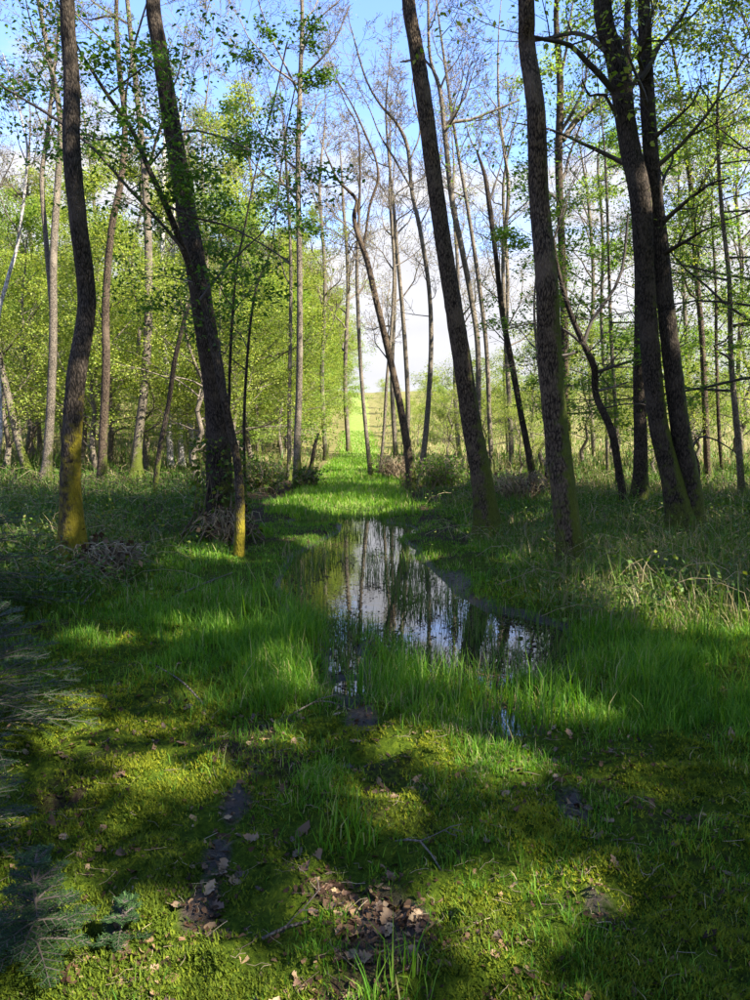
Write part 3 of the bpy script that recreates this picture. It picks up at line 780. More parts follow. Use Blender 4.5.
tree('slanting_stem', 'dark thin stem slanting right up to the thick ivy wrapped trunk', [(154, 492, 9), (160, 450, 9), (168, 400, 8), (176, 360, 8), (187, 315, 6), (195, 290, 4)], Y=16, H=3, limbs=0, leaves=0, sides=10, flare=.2, extra=[([(187, 315, 3), (196, 280, 3), (200, 240, 2)], .1)])
for px, w, lab, hh in ((166, 9, 'white birch trunk in the sunlit wood, leftmost of the birches', 14), (177, 8, 'slim white birch trunk between two other birches in the wood', 15), (188, 8, 'white birch trunk nearest the thick ivy wrapped trunk', 14)):
    tree('birch', lab, [(px + 5, 478, w + 1), (px + 3, 430, w), (px - 1, 350, w - 1), (px - 3, 260, w - 2), (px - 2, 160, w - 3)], Y=27 + (px % 5) * 0.6, H=hh, mat='bark_pale', twig='twig_grey', limbs=7, limb_from=6, limb_len=2.2, leaves=900, leaf='leaf_mid', leaf_size=.08, sides=12, moss_gain=.1, moss_side=.1, group='birches in the left wood', step=.2)
tree('grey_poplar', 'pale slender trunk with dark mossy foot at the left edge of the grassy track', [(298, 487, 14), (297, 450, 12), (299, 390, 11), (300, 320, 10), (299, 240, 9), (298, 160, 8), (301, 70, 7), (302, 0, 6)], Y=21, H=18, mat='bark_grey', twig='twig_grey', limbs=14, limb_from=7, limb_len=2.8, kids=(6, 6, 5), leaves=2200, leaf_size=.05, sides=14, moss_gain=.55,
     extra=[([(299, 95, 3), (285, 65, 2.5), (270, 35, 2), (258, 0, 1.5)], .1), ([(299, 80, 3), (320, 60, 3), (335, 40, 2), (350, 5, 1.5)], -.1), ([(298, 170, 3), (275, 150, 2), (255, 120, 1.5), (240, 60, 1)], .2)])
tree('slim_alder', 'thin stem close to the left of the slender mossy footed trunk', [(289, 476, 7), (289, 420, 6), (290, 340, 6), (290, 250, 5), (286, 160, 4)], Y=24, H=12, mat='bark_grey', twig='twig_grey', limbs=6, limb_from=5, limb_len=1.8, leaves=600, sides=10, step=.2, leaf_size=.06)
tree('broken_stub', 'short dark leaning stub beside the foot of the slender mossy footed trunk', [(309, 484, 8), (312, 462, 7), (316, 442, 6), (318, 434, 4)], Y=21.5, H=1, limbs=2, limb_from=.6, limb_len=.5, kids=(3, 2, 2), leaves=80, leaf='leaf_mid', leaf_size=.08, sides=10, step=.1)
tree('pale_leaning_ash', 'thin pale stem leaning right at the left picture edge', [(-14, 500, 9), (0, 440, 8), (-2, 330, 6), (8, 280, 6), (18, 240, 5), (30, 160, 4)], Y=20, H=11, mat='bark_pale', twig='twig_grey', limbs=6, limb_from=6, limb_len=2, leaves=500, sides=10, step=.2, leaf_size=.06, moss_gain=.1)
tree('edge_ash', 'sunlit leaning trunk low at the left picture edge', [(28, 488, 13), (18, 440, 12), (4, 380, 11), (-6, 330, 10), (-18, 240, 9)], Y=22, H=13, mat='bark_grey', twig='twig_grey', limbs=6, limb_from=6, limb_len=2, leaves=500, sides=12, step=.2, leaf_size=.06)
tree('hazel_stem', 'thin upright hazel stem right of the thick leaning trunk', [(232, 500, 5), (229, 420, 4), (231, 340, 4), (236, 270, 3), (243, 225, 2.5)], Y=12.5, H=8, limbs=7, limb_from=2.6, limb_len=1.5, leaves=3000, leaf='leaf_near', leaf_size=.075, sides=8, planar=.6, up=.05, flare=.1)
tree('hazel_stem', 'second thin hazel stem, leaning right, beside the thick leaning trunk', [(246, 505, 4), (244, 430, 4), (248, 350, 3.5), (256, 290, 3), (270, 250, 2)], Y=13.2, H=7.5, limbs=7, limb_from=2.0, limb_len=1.5, leaves=3000, leaf='leaf_near', leaf_size=.075, sides=8, planar=.6, up=.05, flare=.1)

# --- middle, beyond the puddle on the right of the track
tree('thin_leaning_alder', 'thin dark stem at the right edge of the track, leaning left', [(371, 478, 8), (366, 430, 7), (361, 370, 6), (358, 310, 6), (357, 260, 5), (360, 200, 4)], Y=25, H=10.5, mat='bark_grey', twig='twig_grey', limbs=6, limb_from=5.5, limb_len=1.8, leaves=300, sides=10, step=.2, leaf_size=.05)
tree('crooked_alder', 'leaning mossy trunk forking into crooked bare limbs beyond the puddle', [(412, 486, 15), (408, 450, 14), (400, 405, 12), (388, 350, 11), (376, 300, 10), (367, 260, 9), (358, 235, 8), (354, 215, 7), (357, 200, 6), (350, 192, 5), (338, 180, 4), (331, 165, 3), (325, 150, 2)], Y=20.5, H=2, mat='bark_brown', twig='twig_grey', limbs=0, kids=(5, 5, 5), leaves=1300, sides=14, moss_gain=.4, leaf_size=.05,
     stems=[([(363, 250, 6), (366, 232, 5), (370, 205, 5), (378, 180, 5), (376, 160, 4), (368, 140, 4), (352, 105, 3), (338, 82, 2), (330, 60, 1.5)], .05), ([(358, 215, 4), (360, 180, 4), (358, 130, 3), (346, 105, 2), (335, 75, 1.5)], -.1)])
tree('bare_ash', 'tall thin bare tree right of the crooked forked one, bending left at the top', [(420, 475, 10), (427, 420, 9), (431, 350, 8), (429, 290, 7), (420, 230, 7), (412, 190, 6), (408, 150, 6), (398, 125, 5), (380, 105, 4), (368, 85, 3), (360, 60, 3), (353, 35, 2)], Y=22, H=2, mat='bark_grey', twig='twig_grey', limbs=0, kids=(5, 5, 5), leaves=1600, sides=12, step=.15, leaf_size=.05,
     stems=[([(412, 190, 4), (395, 160, 4), (380, 135, 3), (370, 110, 2), (360, 90, 1.5)], .15), ([(420, 225, 3), (430, 205, 2.5), (438, 180, 2), (442, 140, 1.5)], .1), ([(410, 160, 3), (420, 130, 3), (412, 90, 2), (420, 40, 2), (410, 0, 1.5)], .1)])
tree('slim_pale_alder', 'thin pale stem between the track and the crooked forked tree', [(380, 476, 6), (384, 430, 5), (387, 380, 5), (392, 320, 5), (394, 260, 4), (391, 215, 3)], Y=26, H=13, mat='bark_grey', twig='twig_grey', limbs=8, limb_from=6.5, limb_len=2.0, leaves=300, sides=10, step=.2, leaf_size=.05)
tree('grey_alder', 'grey bare trunk just left of the tall leaning dark trunk', [(404, 470, 8), (408, 410, 8), (404, 330, 7), (398, 260, 6), (393, 200, 5), (388, 150, 4)], Y=28, H=16, mat='bark_grey', twig='twig_grey', limbs=9, limb_from=8, limb_len=2.4, leaves=500, sides=10, step=.2, leaf_size=.05)
tree('dark_knobbed_alder', 'dark leaning trunk snapped at the top between the two thick trunks', [(535, 494, 12), (528, 450, 11), (520, 410, 10), (512, 360, 10), (503, 310, 9), (496, 260, 8), (490, 210, 8), (485, 175, 6), (478, 152, 4)], Y=18.5, H=2, mat='bark_dark', limbs=0, kids=(3, 3, 3), leaves=500, leaf='leaf_mid', leaf_size=.08, sides=12, moss_gain=.4, extra=[([(490, 200, 3), (498, 175, 2), (505, 150, 1.5)], .1)])
tree('pale_alder', 'pale brown trunk right behind the tall leaning dark trunk', [(476, 495, 11), (478, 430, 10), (478, 350, 9), (472, 300, 9), (462, 250, 9), (452, 200, 9), (445, 140, 8), (440, 90, 7), (430, 55, 5), (428, 0, 4)], Y=22, H=16, mat='bark_grey', twig='twig_grey', limbs=9, limb_from=8, limb_len=2.4, leaves=900, sides=12, step=.15, leaf_size=.05,
     extra=[([(445, 130, 5), (452, 122, 5), (470, 120, 4), (490, 112, 3), (520, 100, 2)], .1), ([(438, 80, 4), (425, 60, 3), (400, 62, 2)], .1)])
tree('yellow_alder', 'slim trunk with pale bark half hidden behind the leaning dark trunk', [(492, 490, 8), (490, 430, 8), (486, 350, 7), (478, 280, 7), (468, 210, 6), (456, 140, 5), (444, 60, 4)], Y=27, H=18, mat='bark_grey', twig='twig_grey', limbs=10, limb_from=9, limb_len=2.6, leaves=900, sides=10, step=.2, leaf_size=.05)
tree('slim_alder', 'thin pale trunk left of the thickest straight trunk', [(512, 480, 8), (510, 420, 8), (506, 340, 7), (503, 260, 6), (508, 190, 6), (500, 120, 5)], Y=26, H=16, mat='bark_grey', twig='twig_grey', limbs=9, limb_from=8, limb_len=2.4, leaves=900, leaf='leaf_mid', leaf_size=.07, sides=10, step=.2)
tree('mossy_lit_alder', 'sunlit brown trunk directly behind the thickest straight trunk', [(568, 470, 15), (566, 400, 14), (565, 320, 13), (562, 240, 12), (559, 160, 12), (560, 90, 11), (557, 30, 9), (556, 0, 8)], Y=20, H=17, mat='bark_brown', twig='twig_grey', limbs=12, limb_from=6.5, limb_len=2.8, leaves=5000, leaf='leaf_mid', leaf_size=.1, leaf_jit=.14, sides=14, moss_gain=.5, moss_side=.5, moss_h=3,
     extra=[([(563, 140, 8), (575, 122, 8), (590, 108, 7), (605, 95, 5)], .1)])
tree('field_edge_ash', 'slender sunlit tree at the field edge on the far right', [(708, 492, 11), (706, 430, 10), (702, 340, 9), (698, 270, 9), (692, 200, 8), (685, 140, 7), (680, 90, 5), (672, 50, 4)], Y=20, H=13, mat='bark_brown', twig='twig_grey', limbs=11, limb_from=4, limb_len=2.6, leaves=7000, leaf='leaf_spring', leaf_size=.09, leaf_jit=.14, sides=14, moss_gain=.3, planar=.4)
tree('slim_field_ash', 'thin stem right of the slender field edge tree', [(722, 488, 6), (719, 430, 6), (717, 350, 5), (716, 280, 4), (712, 220, 3)], Y=22, H=10, mat='bark_brown', twig='twig_grey', limbs=10, limb_from=3, limb_len=2.0, leaves=7000, leaf='leaf_mid', leaf_size=.09, leaf_jit=.14, sides=10, step=.2, planar=.6, up=.03)
tree('pale_field_ash', 'pale brown trunk seen left of the slender field edge tree', [(692, 470, 8), (690, 400, 7), (686, 330, 7), (684, 280, 6), (680, 220, 5)], Y=27, H=12, mat='bark_grey', twig='twig_grey', limbs=8, limb_from=5, limb_len=2, leaves=1200, leaf='leaf_spring', leaf_size=.09, leaf_jit=.14, sides=10, step=.2)
tree('slim_beech', 'slender leafy beech left of the double stemmed tree', [(608, 470, 6), (606, 400, 6), (601, 320, 5), (603, 240, 5), (598, 170, 4)], Y=24, H=11, mat='bark_grey', twig='twig_grey', limbs=11, limb_from=2.5, limb_len=2.4, leaves=11000, leaf='leaf_mid', leaf_size=.09, leaf_jit=.14, leaf_flat=.35, sides=10, step=.2, planar=.8, up=.02, limb_el=(0, 30))
tree('leafy_beech', 'beech with layered leafy sprays reaching in from the right picture edge', [(790, 520, 12), (786, 440, 11), (780, 330, 9), (776, 240, 7), (770, 160, 5)], Y=14.5, H=11, mat='bark_grey', twig='twig_dark', limbs=15, limb_from=2.2, limb_len=4.0, leaves=17000, leaf='leaf_fresh', leaf_size=.08, leaf_jit=.12, leaf_flat=.3, sides=10, step=.2, planar=.9, up=.0, limb_el=(-2, 25), limb_az=(100, 260), kids=(7, 6, 4))
tree('leafy_hornbeam', 'low leafy hornbeam in the gap between the leaning and the straight trunk', [(548, 470, 6), (546, 430, 5), (540, 380, 5), (535, 320, 4)], Y=17, H=6.5, mat='bark_grey', twig='twig_dark', limbs=11, limb_from=1.4, limb_len=2.0, leaves=5000, leaf='leaf_mid', leaf_size=.09, leaf_jit=.12, leaf_flat=.35, sides=10, step=.2, planar=.8, up=.0, limb_el=(0, 30))

tree('spray_beech', 'slim beech with flat green leaf sprays just right of the double stemmed tree', [(742, 505, 9), (738, 440, 8), (733, 360, 7), (730, 280, 6), (722, 200, 5), (716, 120, 4)], Y=15.4, H=10, mat='bark_grey', limbs=15, limb_from=1.8, limb_len=2.9, leaves=10500, leaf='leaf_fresh', leaf_size=.08, leaf_jit=.12, leaf_flat=.25, sides=10, step=.2, planar=.9, up=.0, limb_el=(-4, 22), kids=(6, 6, 4))
tree('spray_beech', 'slim beech with flat green leaf sprays behind the crooked dark tree', [(618, 478, 7), (616, 420, 7), (612, 340, 6), (610, 260, 5), (606, 180, 4)], Y=18.5, H=10.5, mat='bark_grey', limbs=14, limb_from=2.0, limb_len=2.6, leaves=9000, leaf='leaf_fresh', leaf_size=.085, leaf_jit=.12, leaf_flat=.25, sides=10, step=.2, planar=.9, up=.0, limb_el=(-4, 22), kids=(6, 6, 4))
# --- tall bare crowns behind
for k, (px, Y, h, lab) in enumerate([(30, 34, 17, 'bare tall tree far back at the upper left corner'), (95, 38, 20, 'bare tall tree far behind the banded mossy trunk'), (205, 36, 20, 'bare tall tree far behind the thick leaning trunk'), (255, 40, 20, 'bare tall tree far back left of the slender pale trunk'),
                                     (345, 46, 19, 'bare grey tree far back above the grassy track'), (455, 38, 17, 'bare grey tree far behind the tall leaning dark trunk'), (590, 36, 16, 'bare grey tree far behind the crooked dark tree'), (655, 32, 14, 'bare grey tree far behind the double stemmed tree'), (322, 40, 20, 'bare tall tree far back right of the slender pale trunk'), (392, 42, 20, 'bare grey tree far back above the crooked forked tree'), (505, 40, 18, 'bare grey tree far behind the snapped dark trunk'), (738, 30, 13, 'bare grey tree at the far right picture edge')]):
    b = at(px, 440, Y)
    tree('bare_tree', lab, [(px + 4, 470, 8), (px, 380, 7), (px + 3, 280, 6), (px - 2, 200, 5)], Y=Y, H=h, mat='bark_grey', twig='twig_grey', limbs=16, limb_from=5.5, limb_len=3.2, kids=(7, 6, 5), leaves=3800, leaf_size=.09, leaf_jit=.2, sides=8, step=.4, group='bare trees far back', relief=.03)

# --- leafy hornbeams of the left wood: a few kinds, copied
def leafy_proto(seed, H, n_limb, nleaf, leaf, lsize):
    g = random.Random(seed); gn = np.random.default_rng(seed)
    pts = [[0, 0, -0.25, .10], [0, 0, 0.05, .095]]
    p = np.array([0.0, 0, 0.05])
    for k in range(8):
        p = p + np.array([g.gauss(0, .16), g.gauss(0, .16), H / 8]); pts.append([p[0], p[1], p[2], .09 * (1 - .105 * (k + 1)) + .004])
    line = resample(np.array(pts), 0.4)
    base = np.zeros(3)
    tm = trunk_mesh(line, base, M['bark_grey'], 8, .4, 1, .2, .3, seed, .04)
    pa = []
    lm = []
    for k in range(n_limb):
        zz = 0.5 + (H - 0.8) * (k + g.random()) / n_limb
        i = int(np.clip(np.searchsorted(line[:, 2], zz), 1, len(line) - 1))
        fr = zz / H
        a = g.uniform(0, 6.283); e = math.radians(g.uniform(5, 40) + 25 * fr)
        ln = (1.6 + 1.7 * math.sin(math.pi * min(1, fr * 1.05 + .12))) * g.uniform(.75, 1.25)
        ps = grow(tuple(line[i, :3]), (math.cos(a) * math.cos(e), math.sin(a) * math.cos(e), math.sin(e)), ln, .012 + .006 * ln, 0, g, .05, .2, 2, (6, 5), planar=.5)
        pa += ps; lm.append(limb_mesh(ps, base, M['twig_grey']))
    LP = leaf_points(pa, nleaf, gn, .17, .5)
    v, f, r = leaves_np(LP, lsize, .6, gn, .62)
    cm = mesh_np('crown', v, f, M[leaf], False, {'rnd': r})
    return tm, lm, cm
PLANTED = []
ORD = ['nearest', 'second nearest', 'third nearest', 'fourth nearest', 'fifth nearest', 'sixth nearest', 'seventh nearest', 'eighth nearest', 'ninth nearest', 'tenth nearest', 'eleventh nearest', 'twelfth nearest'] + ['%dth nearest' % k for k in range(13, 60)]
MARKS = [(-9999, None), (20, 'left of the forked pale trunk'), (92, 'behind the yellow banded trunk'), (160, 'behind the grey trunk left of the birches'), (215, 'behind the birches and thick leaning trunk'), (296, 'between the ivy trunk and the slender trunk'), (372, 'beside the grassy track'),
         (440, 'behind the crooked forked tree'), (515, 'behind the tall leaning dark trunk'), (590, 'behind the thickest straight trunk'), (680, 'behind the double stemmed tree'), (9999, 'right of the double stemmed tree')]
def name_by_place():
    byk = {}
    for o, noun, x, y in PLANTED:
        px = 375 + F0 * x / y
        place = next(p for lim, p in MARKS if p and px < lim)
        byk.setdefault((noun, place), []).append((y, o))
    for (noun, place), L in byk.items():
        L.sort(key=lambda q: q[0])
        for k, (y, o) in enumerate(L):
            o['label'] = (noun + ' ' + place) if len(L) == 1 else ORD[k] + ' ' + noun + ' ' + place
PROTO = [leafy_proto(11, 10.5, 20, 20000, 'leaf_spring', .092), leafy_proto(12, 12.5, 22, 22000, 'leaf_spring', .095), leafy_proto(13, 8.0, 16, 17000, 'leaf_fresh', .085), leafy_proto(14, 5.0, 12, 10000, 'leaf_spring', .075)]
def plant_leafy(k, x, y, rot, s, name, label, group):
    tm, lm, cm = PROTO[k]
    z = float(height(x, y))
    t = thing(name, label, 'tree', (x, y, z), group)
    t.rotation_euler = (0, 0, rot); t.scale = (s, s, s)
    PLANTED.append((t, label, x, y))
    link('trunk', tm, t)
    for m in lm: link('branch', m, t)
    link('crown', cm, t)
g = random.Random(5)
spots = []
for k in range(400):                               # wall of leafy trees along the left side of the track and back into the wood
    y = g.uniform(21, 92); x = float(path_x(y)) - 3.2 - abs(g.gauss(0, 1)) * (2.0 + 0.26 * y)
    if x < -0.62 * y - 4: continue
    if all((x - a) ** 2 + (y - b) ** 2 > (2.0 + 0.018 * y) ** 2 for a, b in spots): spots.append((x, y))
    if len(spots) >= 78: break
for y in np.arange(25, 97, 3.1):
    y = float(y) + g.uniform(-.8, .8); spots.append((float(path_x(y)) - 2.9 - g.uniform(0, 1.3) - (1.0 if y < 34 else 0), y))
spots += [(-13.5, 30.0), (-15.5, 35.0), (-9.5, 27.0), (-11.0, 22.5), (-7.2, 24.0)]
for i, (x, y) in enumerate(spots):
    k = g.choice([0, 0, 1, 1, 2, 3] if y > 30 else [2, 3, 3, 0])
    plant_leafy(k, x, y, g.uniform(0, 6.28), g.uniform(.85, 1.15), 'leafy_hornbeam_tree' if k < 3 else 'leafy_sapling', 'leafy yellow green tree' if k < 3 else 'low leafy sapling',
                'leafy trees of the left wood' if k < 3 else 'leafy saplings of the left wood')
# a few on the right edge of the field, and far shrubs on the brow
rs = [(6.9, 19.5, 3, .5), (9.6, 25.5, 3, .75), (11.8, 28, 3, .9), (8.3, 30, 3, .8), (4.3, 29, 3, .6), (13.6, 21.5, 3, .8), (7.4, 36, 2, .6), (12.2, 38, 2, .7), (17, 36, 2, .8), (3.4, 33, 3, .8), (6.3, 28, 3, .9), (10.2, 33, 3, 1.1), (12.5, 24, 2, .8), (5.0, 40, 3, .9), (14.5, 30, 3, 1.2), (8.2, 22, 3, .55), (2.6, 27.5, 3, .4), (4.6, 24, 3, .42)]
for i, (x, y, k, s) in enumerate(rs):
    plant_leafy(k, x, y, g.uniform(0, 6.28), s, 'leafy_sapling', 'field edge sapling', 'leafy saplings at the field edge')
for i in range(64):
    y = g.uniform(46, 108); x = float(path_x(y)) + 2.6 + (0.6 * y + 3) * g.random() ** 1.5
    plant_leafy(3 if i % 3 else 2, x, y, g.uniform(0, 6.28), g.uniform(.28, .6), 'field_shrub', 'light green field slope shrub', 'shrubs on the field slope')
for i in range(10):
    y = g.uniform(98, 125); x = g.uniform(-50, 4)
    plant_leafy(g.choice([0, 1]), x, y, g.uniform(0, 6.28), 1.1, 'leafy_hornbeam_tree', 'leafy yellow green tree', 'leafy trees of the left wood')

name_by_place()
# --- the wood goes on to the right and behind: tall leafy trees that shade the foreground
def shade_tree(x, y, H, crown_lo, nleaf, label, R=4.0, seed=1):
    g = random.Random(seed); gn = np.random.default_rng(seed)
    z = float(height(x, y)); base = np.array([x, y, z])
    pts = [[x, y, z - .25, .2], [x, y, z + .05, .19]]
    p = np.array([x, y, z + .05])
    for k in range(7):
        p = p + np.array([g.gauss(0, .25), g.gauss(0, .25), H / 7]); pts.append([p[0], p[1], p[2], .18 * (1 - .12 * (k + 1)) + .01])
    line = resample(np.array(pts), .3)
    t = thing('tall_leafy_oak', label, 'tree', base, 'trees of the wood beyond the picture edge')
    link('trunk', trunk_mesh(line, base, M['bark_dark'], 14, .5, 1.2, .3, .4, seed), t)
    pa = []
    nl = 15
    for k in range(nl):
        zz = z + crown_lo + (H - crown_lo - .6) * (k + g.random()) / nl
        i = int(np.clip(np.searchsorted(line[:, 2], zz), 1, len(line) - 1))
        a = 2.4 * k + g.uniform(-.4, .4); e = math.radians(g.uniform(5, 45))
        ps = grow(tuple(line[i, :3]), (math.cos(a) * math.cos(e), math.sin(a) * math.cos(e), math.sin(e)), R * g.uniform(.7, 1.15), .05, 0, g, .06, .2, 2, (7, 6), planar=.3)
        pa += ps; link('branch', limb_mesh(ps, base, M['twig_dark']), t)
    LP = leaf_points(pa, int(nleaf * 1.6), gn, .36, .7)
    LP = LP[sun_gaps(LP)]
    v, f, r = leaves_np(LP, .19, .6, gn, .8)
    link('crown', mesh_np('crown', v - base, f, M['leaf_mid'], False, {'rnd': r}), t)
for i, (x, y, H, lo, n) in enumerate(sorted([(7.2, 1.0, 15, 4.5, 9000), (8.5, 6.2, 15, 4.5, 9000), (11.5, -3.0, 17, 5, 9500), (13.0, 3.2, 18, 5.5, 9500), (5.4, -3.4, 14, 4.5, 8500), (16.5, 8.2, 18, 4, 9000), (12.3, 9.8, 15, 4.5, 8000), (17.5, -1.5, 20, 6, 9000), (9.8, -8.0, 16, 5, 8000), (5.0, -8.6, 16, 5, 8000)], key=lambda q: q[0] ** 2 + q[1] ** 2)):
    shade_tree(x, y, H, lo, n, ORD[i] + ' tall leafy oak of the wood beyond the right picture edge', 3.8, 300 + i)

# ------------------------------------------------------------------ grass, moss, litter, undergrowth
def scatter(n, x0, x1, y0, y1, dens, power=1.0):
    """rejection sampling, thinning with distance so that the look stays even in view"""
    out = []; tot = 0
    while tot < n:
        m = n * 3
        u = rng.random(m)
        y = y0 * (y1 / y0) ** u if power == 1.0 else y0 + (y1 - y0) * u ** power
        hw = np.maximum(0.56 * y + 0.35, 1.0)
        x = rng.uniform(-1, 1, m) * hw
        k = (x > x0) & (x < x1) & (rng.random(m) < dens(x, y))
        out.append(np.stack([x[k], y[k]], 1)); tot += k.sum()
        if len(out) > 40: break
    return np.concatenate(out)[:n]
def on_ground(xy, dz=-0.004):
    return np.column_stack([xy, height(xy[:, 0], xy[:, 1]) + dz])
def g_dens(x, y):
    d = x - path_x(y)
    b = blob(x, y, GRS)
    band = sstep(-2.6, -1.6, d) * sstep(4.6, 3.0, d) * sstep(4.2, 5.4, y) * sstep(16, 12, y) * 0.55
    trk = sstep(-1.8, -1.2, d) * sstep(1.8, 1.2, d) * sstep(11, 14, y)
    n = fbm(x * 2.2, y * 2.2, 41, 4)
    f = np.maximum(np.maximum(b, band), trk) * (0.12 + 1.5 * sstep(.40, .62, n)) + 0.10 * sstep(.5, .7, n)
    f *= 1 - np.clip(blob(x, y, MUD) * 1.3, 0, .97)
    f *= 1 - 0.7 * blob(x, y, LIT)
    s = pud_sdf(x, y)
    return np.clip(f * np.maximum(sstep(-.10, .06, s), .3 * sstep(-.34, -.1, s)), 0, 1)
xy = scatter(90000, -9, 9, 1.75, 17, g_dens)
P = on_ground(xy)
s = pud_sdf(xy[:, 0], xy[:, 1])
gb = blob(xy[:, 0], xy[:, 1], GRS[:9])
hh = (0.05 + 0.03 * sstep(3.5, 6, xy[:, 1]) + 0.075 * gb + 0.03 * np.exp(-np.clip(s, 0, 9) / .25) * sstep(4.5, 5.5, xy[:, 1])) * rng.lognormal(0, .38, len(xy)) * (0.35 + 1.3 * fbm(xy[:, 0] * 3.5, xy[:, 1] * 3.5, 77, 3))
hh = hh * np.where((xy[:, 1] > 8.5) & (s < .8), .5, 1.0)
ww = 0.0018 + 0.00042 * xy[:, 1]
hh = hh * (1 - .35 * sstep(4.6, 3.2, xy[:, 1]))
V, T, R = blades_np(P, hh, ww * rng.uniform(.6, 1.7, len(xy)), .42, curve=.7)
tag(link('grass', mesh_np('grass', V, T, M['grass'], False, {'rnd': np.clip(R * .8 + .25 * np.repeat(fbm(xy[:, 0] * .9, xy[:, 1] * .9, 91, 2), 5), 0, 1)})), 'fine bright green grass round the puddle and along the track', 'grass', None, 'stuff')
# far track grass, coarser
xy = scatter(22000, -9, 9, 14, 60, lambda x, y: np.clip(sstep(1.6, 1.1, np.abs(x - path_x(y))) , 0, 1))
P = on_ground(xy, .01)
V, T, R = blades_np(P, rng.uniform(.06, .2, len(xy)), .006 + .0007 * xy[:, 1], .35)
tag(link('grass', mesh_np('grass', V, T, M['grass'], False, {'rnd': np.clip(R * .5 + .45, 0, .93)})), 'short green grass on the far grassy track', 'grass', None, 'stuff')
# long wide blades in lit tufts and straw coloured sedge on the banks
def tuft(px, py, n, r, h, mat, label, name='grass_tuft', w=.005, lean=.3):
    c = ground_at(px, py)
    a = rng.uniform(0, 6.28, n); q = r * np.sqrt(rng.random(n))
    xy = np.stack([c[0] + np.cos(a) * q, c[1] + np.sin(a) * q], 1)
    P = on_ground(xy); base = np.array([c[0], c[1], float(height(c[0], c[1]))])
    V, T, R = blades_np(P, h * rng.lognormal(0, .25, n), w * rng.uniform(.7, 1.4, n), lean, curve=.5)
    R = np.clip(R * .75 + .2, 0, .92) if mat == 'grass' else R
    o = link(name, mesh_np(name, V - base, T, M[mat], False, {'rnd': R}), None, tuple(base))
    tag(o, label, 'grass tuft', 'grass tufts round the puddle')
for a in [(545, 712, 170, .24, .24, 'grass', 'tall bright grass tuft lit by sun in front of the puddle end'), (455, 700, 260, .34, .22, 'grass', 'broad sunlit grass tuft at the near edge of the puddle'), (385, 680, 220, .26, .22, 'grass', 'dark green grass tuft between the narrow rut and the sunlit tuft'),
          (205, 640, 240, .34, .15, 'grass', 'round cushion of sunlit grass on the left of the track'), (275, 680, 260, .28, .2, 'grass', 'tall sunlit grass tuft left of the narrow muddy rut'), (318, 556, 160, .5, .26, 'sedge', 'pale straw coloured sedge at the left end of the puddle'),
          (505, 650, 90, .2, .22, 'sedge', 'sparse brown sedge standing in the near right end of the puddle'), (430, 600, 110, .3, .28, 'sedge', 'thin sedge standing in the middle of the puddle'), (350, 840, 110, .12, .12, 'grass', 'low fan of dark green grass in the trampled foreground'),
          (395, 995, 60, .1, .12, 'grass', 'sparse grass tuft at the bottom picture edge'), (690, 560, 160, .4, .35, 'sedge', 'straw coloured sedge tuft before the double stemmed tree'), (610, 590, 160, .35, .3, 'sedge', 'mixed green and straw sedge right of the thickest trunk')]:
    tuft(*a, w=.0045 + .0004 * ground_at(a[0], a[1])[1])
# sedge and dry grass on both banks
def bank_dens(x, y):
    d = x - path_x(y)
    f = np.maximum(sstep(1.6, 2.6, d), sstep(-1.8, -2.8, d) * .8) * sstep(5.2, 6.5, y) * (.3 + .9 * fbm(x * 1.5, y * 1.5, 51, 3))
    f = np.maximum(f, .5 * sstep(1.0, 2.2, d) * sstep(16, 18, y))
    return np.clip(f * sstep(0, .2, pud_sdf(x, y)), 0, 1)
xy = scatter(46000, -16, 16, 5, 27, bank_dens)
P = on_ground(xy)
V, T, R = blades_np(P, rng.lognormal(-1.75, .45, len(xy)), .004 + .0007 * xy[:, 1], .5, curve=.9)
dr = sstep(.38, .62, fbm(xy[:, 0] * .6, xy[:, 1] * .6, 55, 3))
tag(link('dry_grass', mesh_np('dry_grass', V, T, M['sedge'], False, {'rnd': np.clip(R * .75 + np.repeat(dr * .42 - .22 - .1 * (xy[:, 0] < 0), 5), 0, 1)})), 'tangled straw and green sedge covering both wooded banks', 'grass', None, 'stuff')
def field_dens(x, y):
    d = x - path_x(y)
    return np.clip((sstep(1.3, 2.2, d) + .8 * sstep(-1.5, -2.4, d)) * (.35 + .9 * fbm(x * .5, y * .5, 58, 3)), 0, 1)
xy = scatter(22000, -30, 45, 24, 85, field_dens)
P = on_ground(xy)
V, T, R = blades_np(P, rng.lognormal(-1.2, .4, len(xy)), .006 + .0011 * xy[:, 1], .5, curve=.9)
tag(link('meadow_grass', mesh_np('meadow_grass', V, T, M['sedge'], False, {'rnd': np.clip(R * .8 + .2, 0, 1)})), 'straw coloured meadow grass on the sunlit slope', 'grass', None, 'stuff')
xy = scatter(3600, -4, 4, 5, 16, lambda x, y: np.clip(sstep(.02, -.05, pud_sdf(x, y)) * (.03 + sstep(.5, .66, fbm(x * 2.6, y * 1.3, 83, 3)) + .6 * sstep(-.35, -.05, pud_sdf(x, y))), 0, 1))
P = np.column_stack([xy, np.full(len(xy), WATER_Z - .03)])
V, T, R = blades_np(P, rng.uniform(.08, .24, len(xy)), .003 + .0004 * xy[:, 1], .16, curve=.25)
tag(link('water_sedge', mesh_np('water_sedge', V, T, M['sedge'], False, {'rnd': R * .8})), 'thin sparse sedge stems standing in the puddle', 'sedge', None, 'stuff')
xy = scatter(3600, -4, 4, 4.4, 16, lambda x, y: np.clip(sstep(.03, -.02, pud_sdf(x, y)) * (.05 + sstep(.52, .7, fbm(x * 3.1, y * 2.0, 85, 3)) + .5 * sstep(-.3, -.05, pud_sdf(x, y))), 0, 1))
P = np.column_stack([xy, np.full(len(xy), WATER_Z + .003)])
V, T, R = leaves_np(P, .035, .06, None, .6, 0.0)
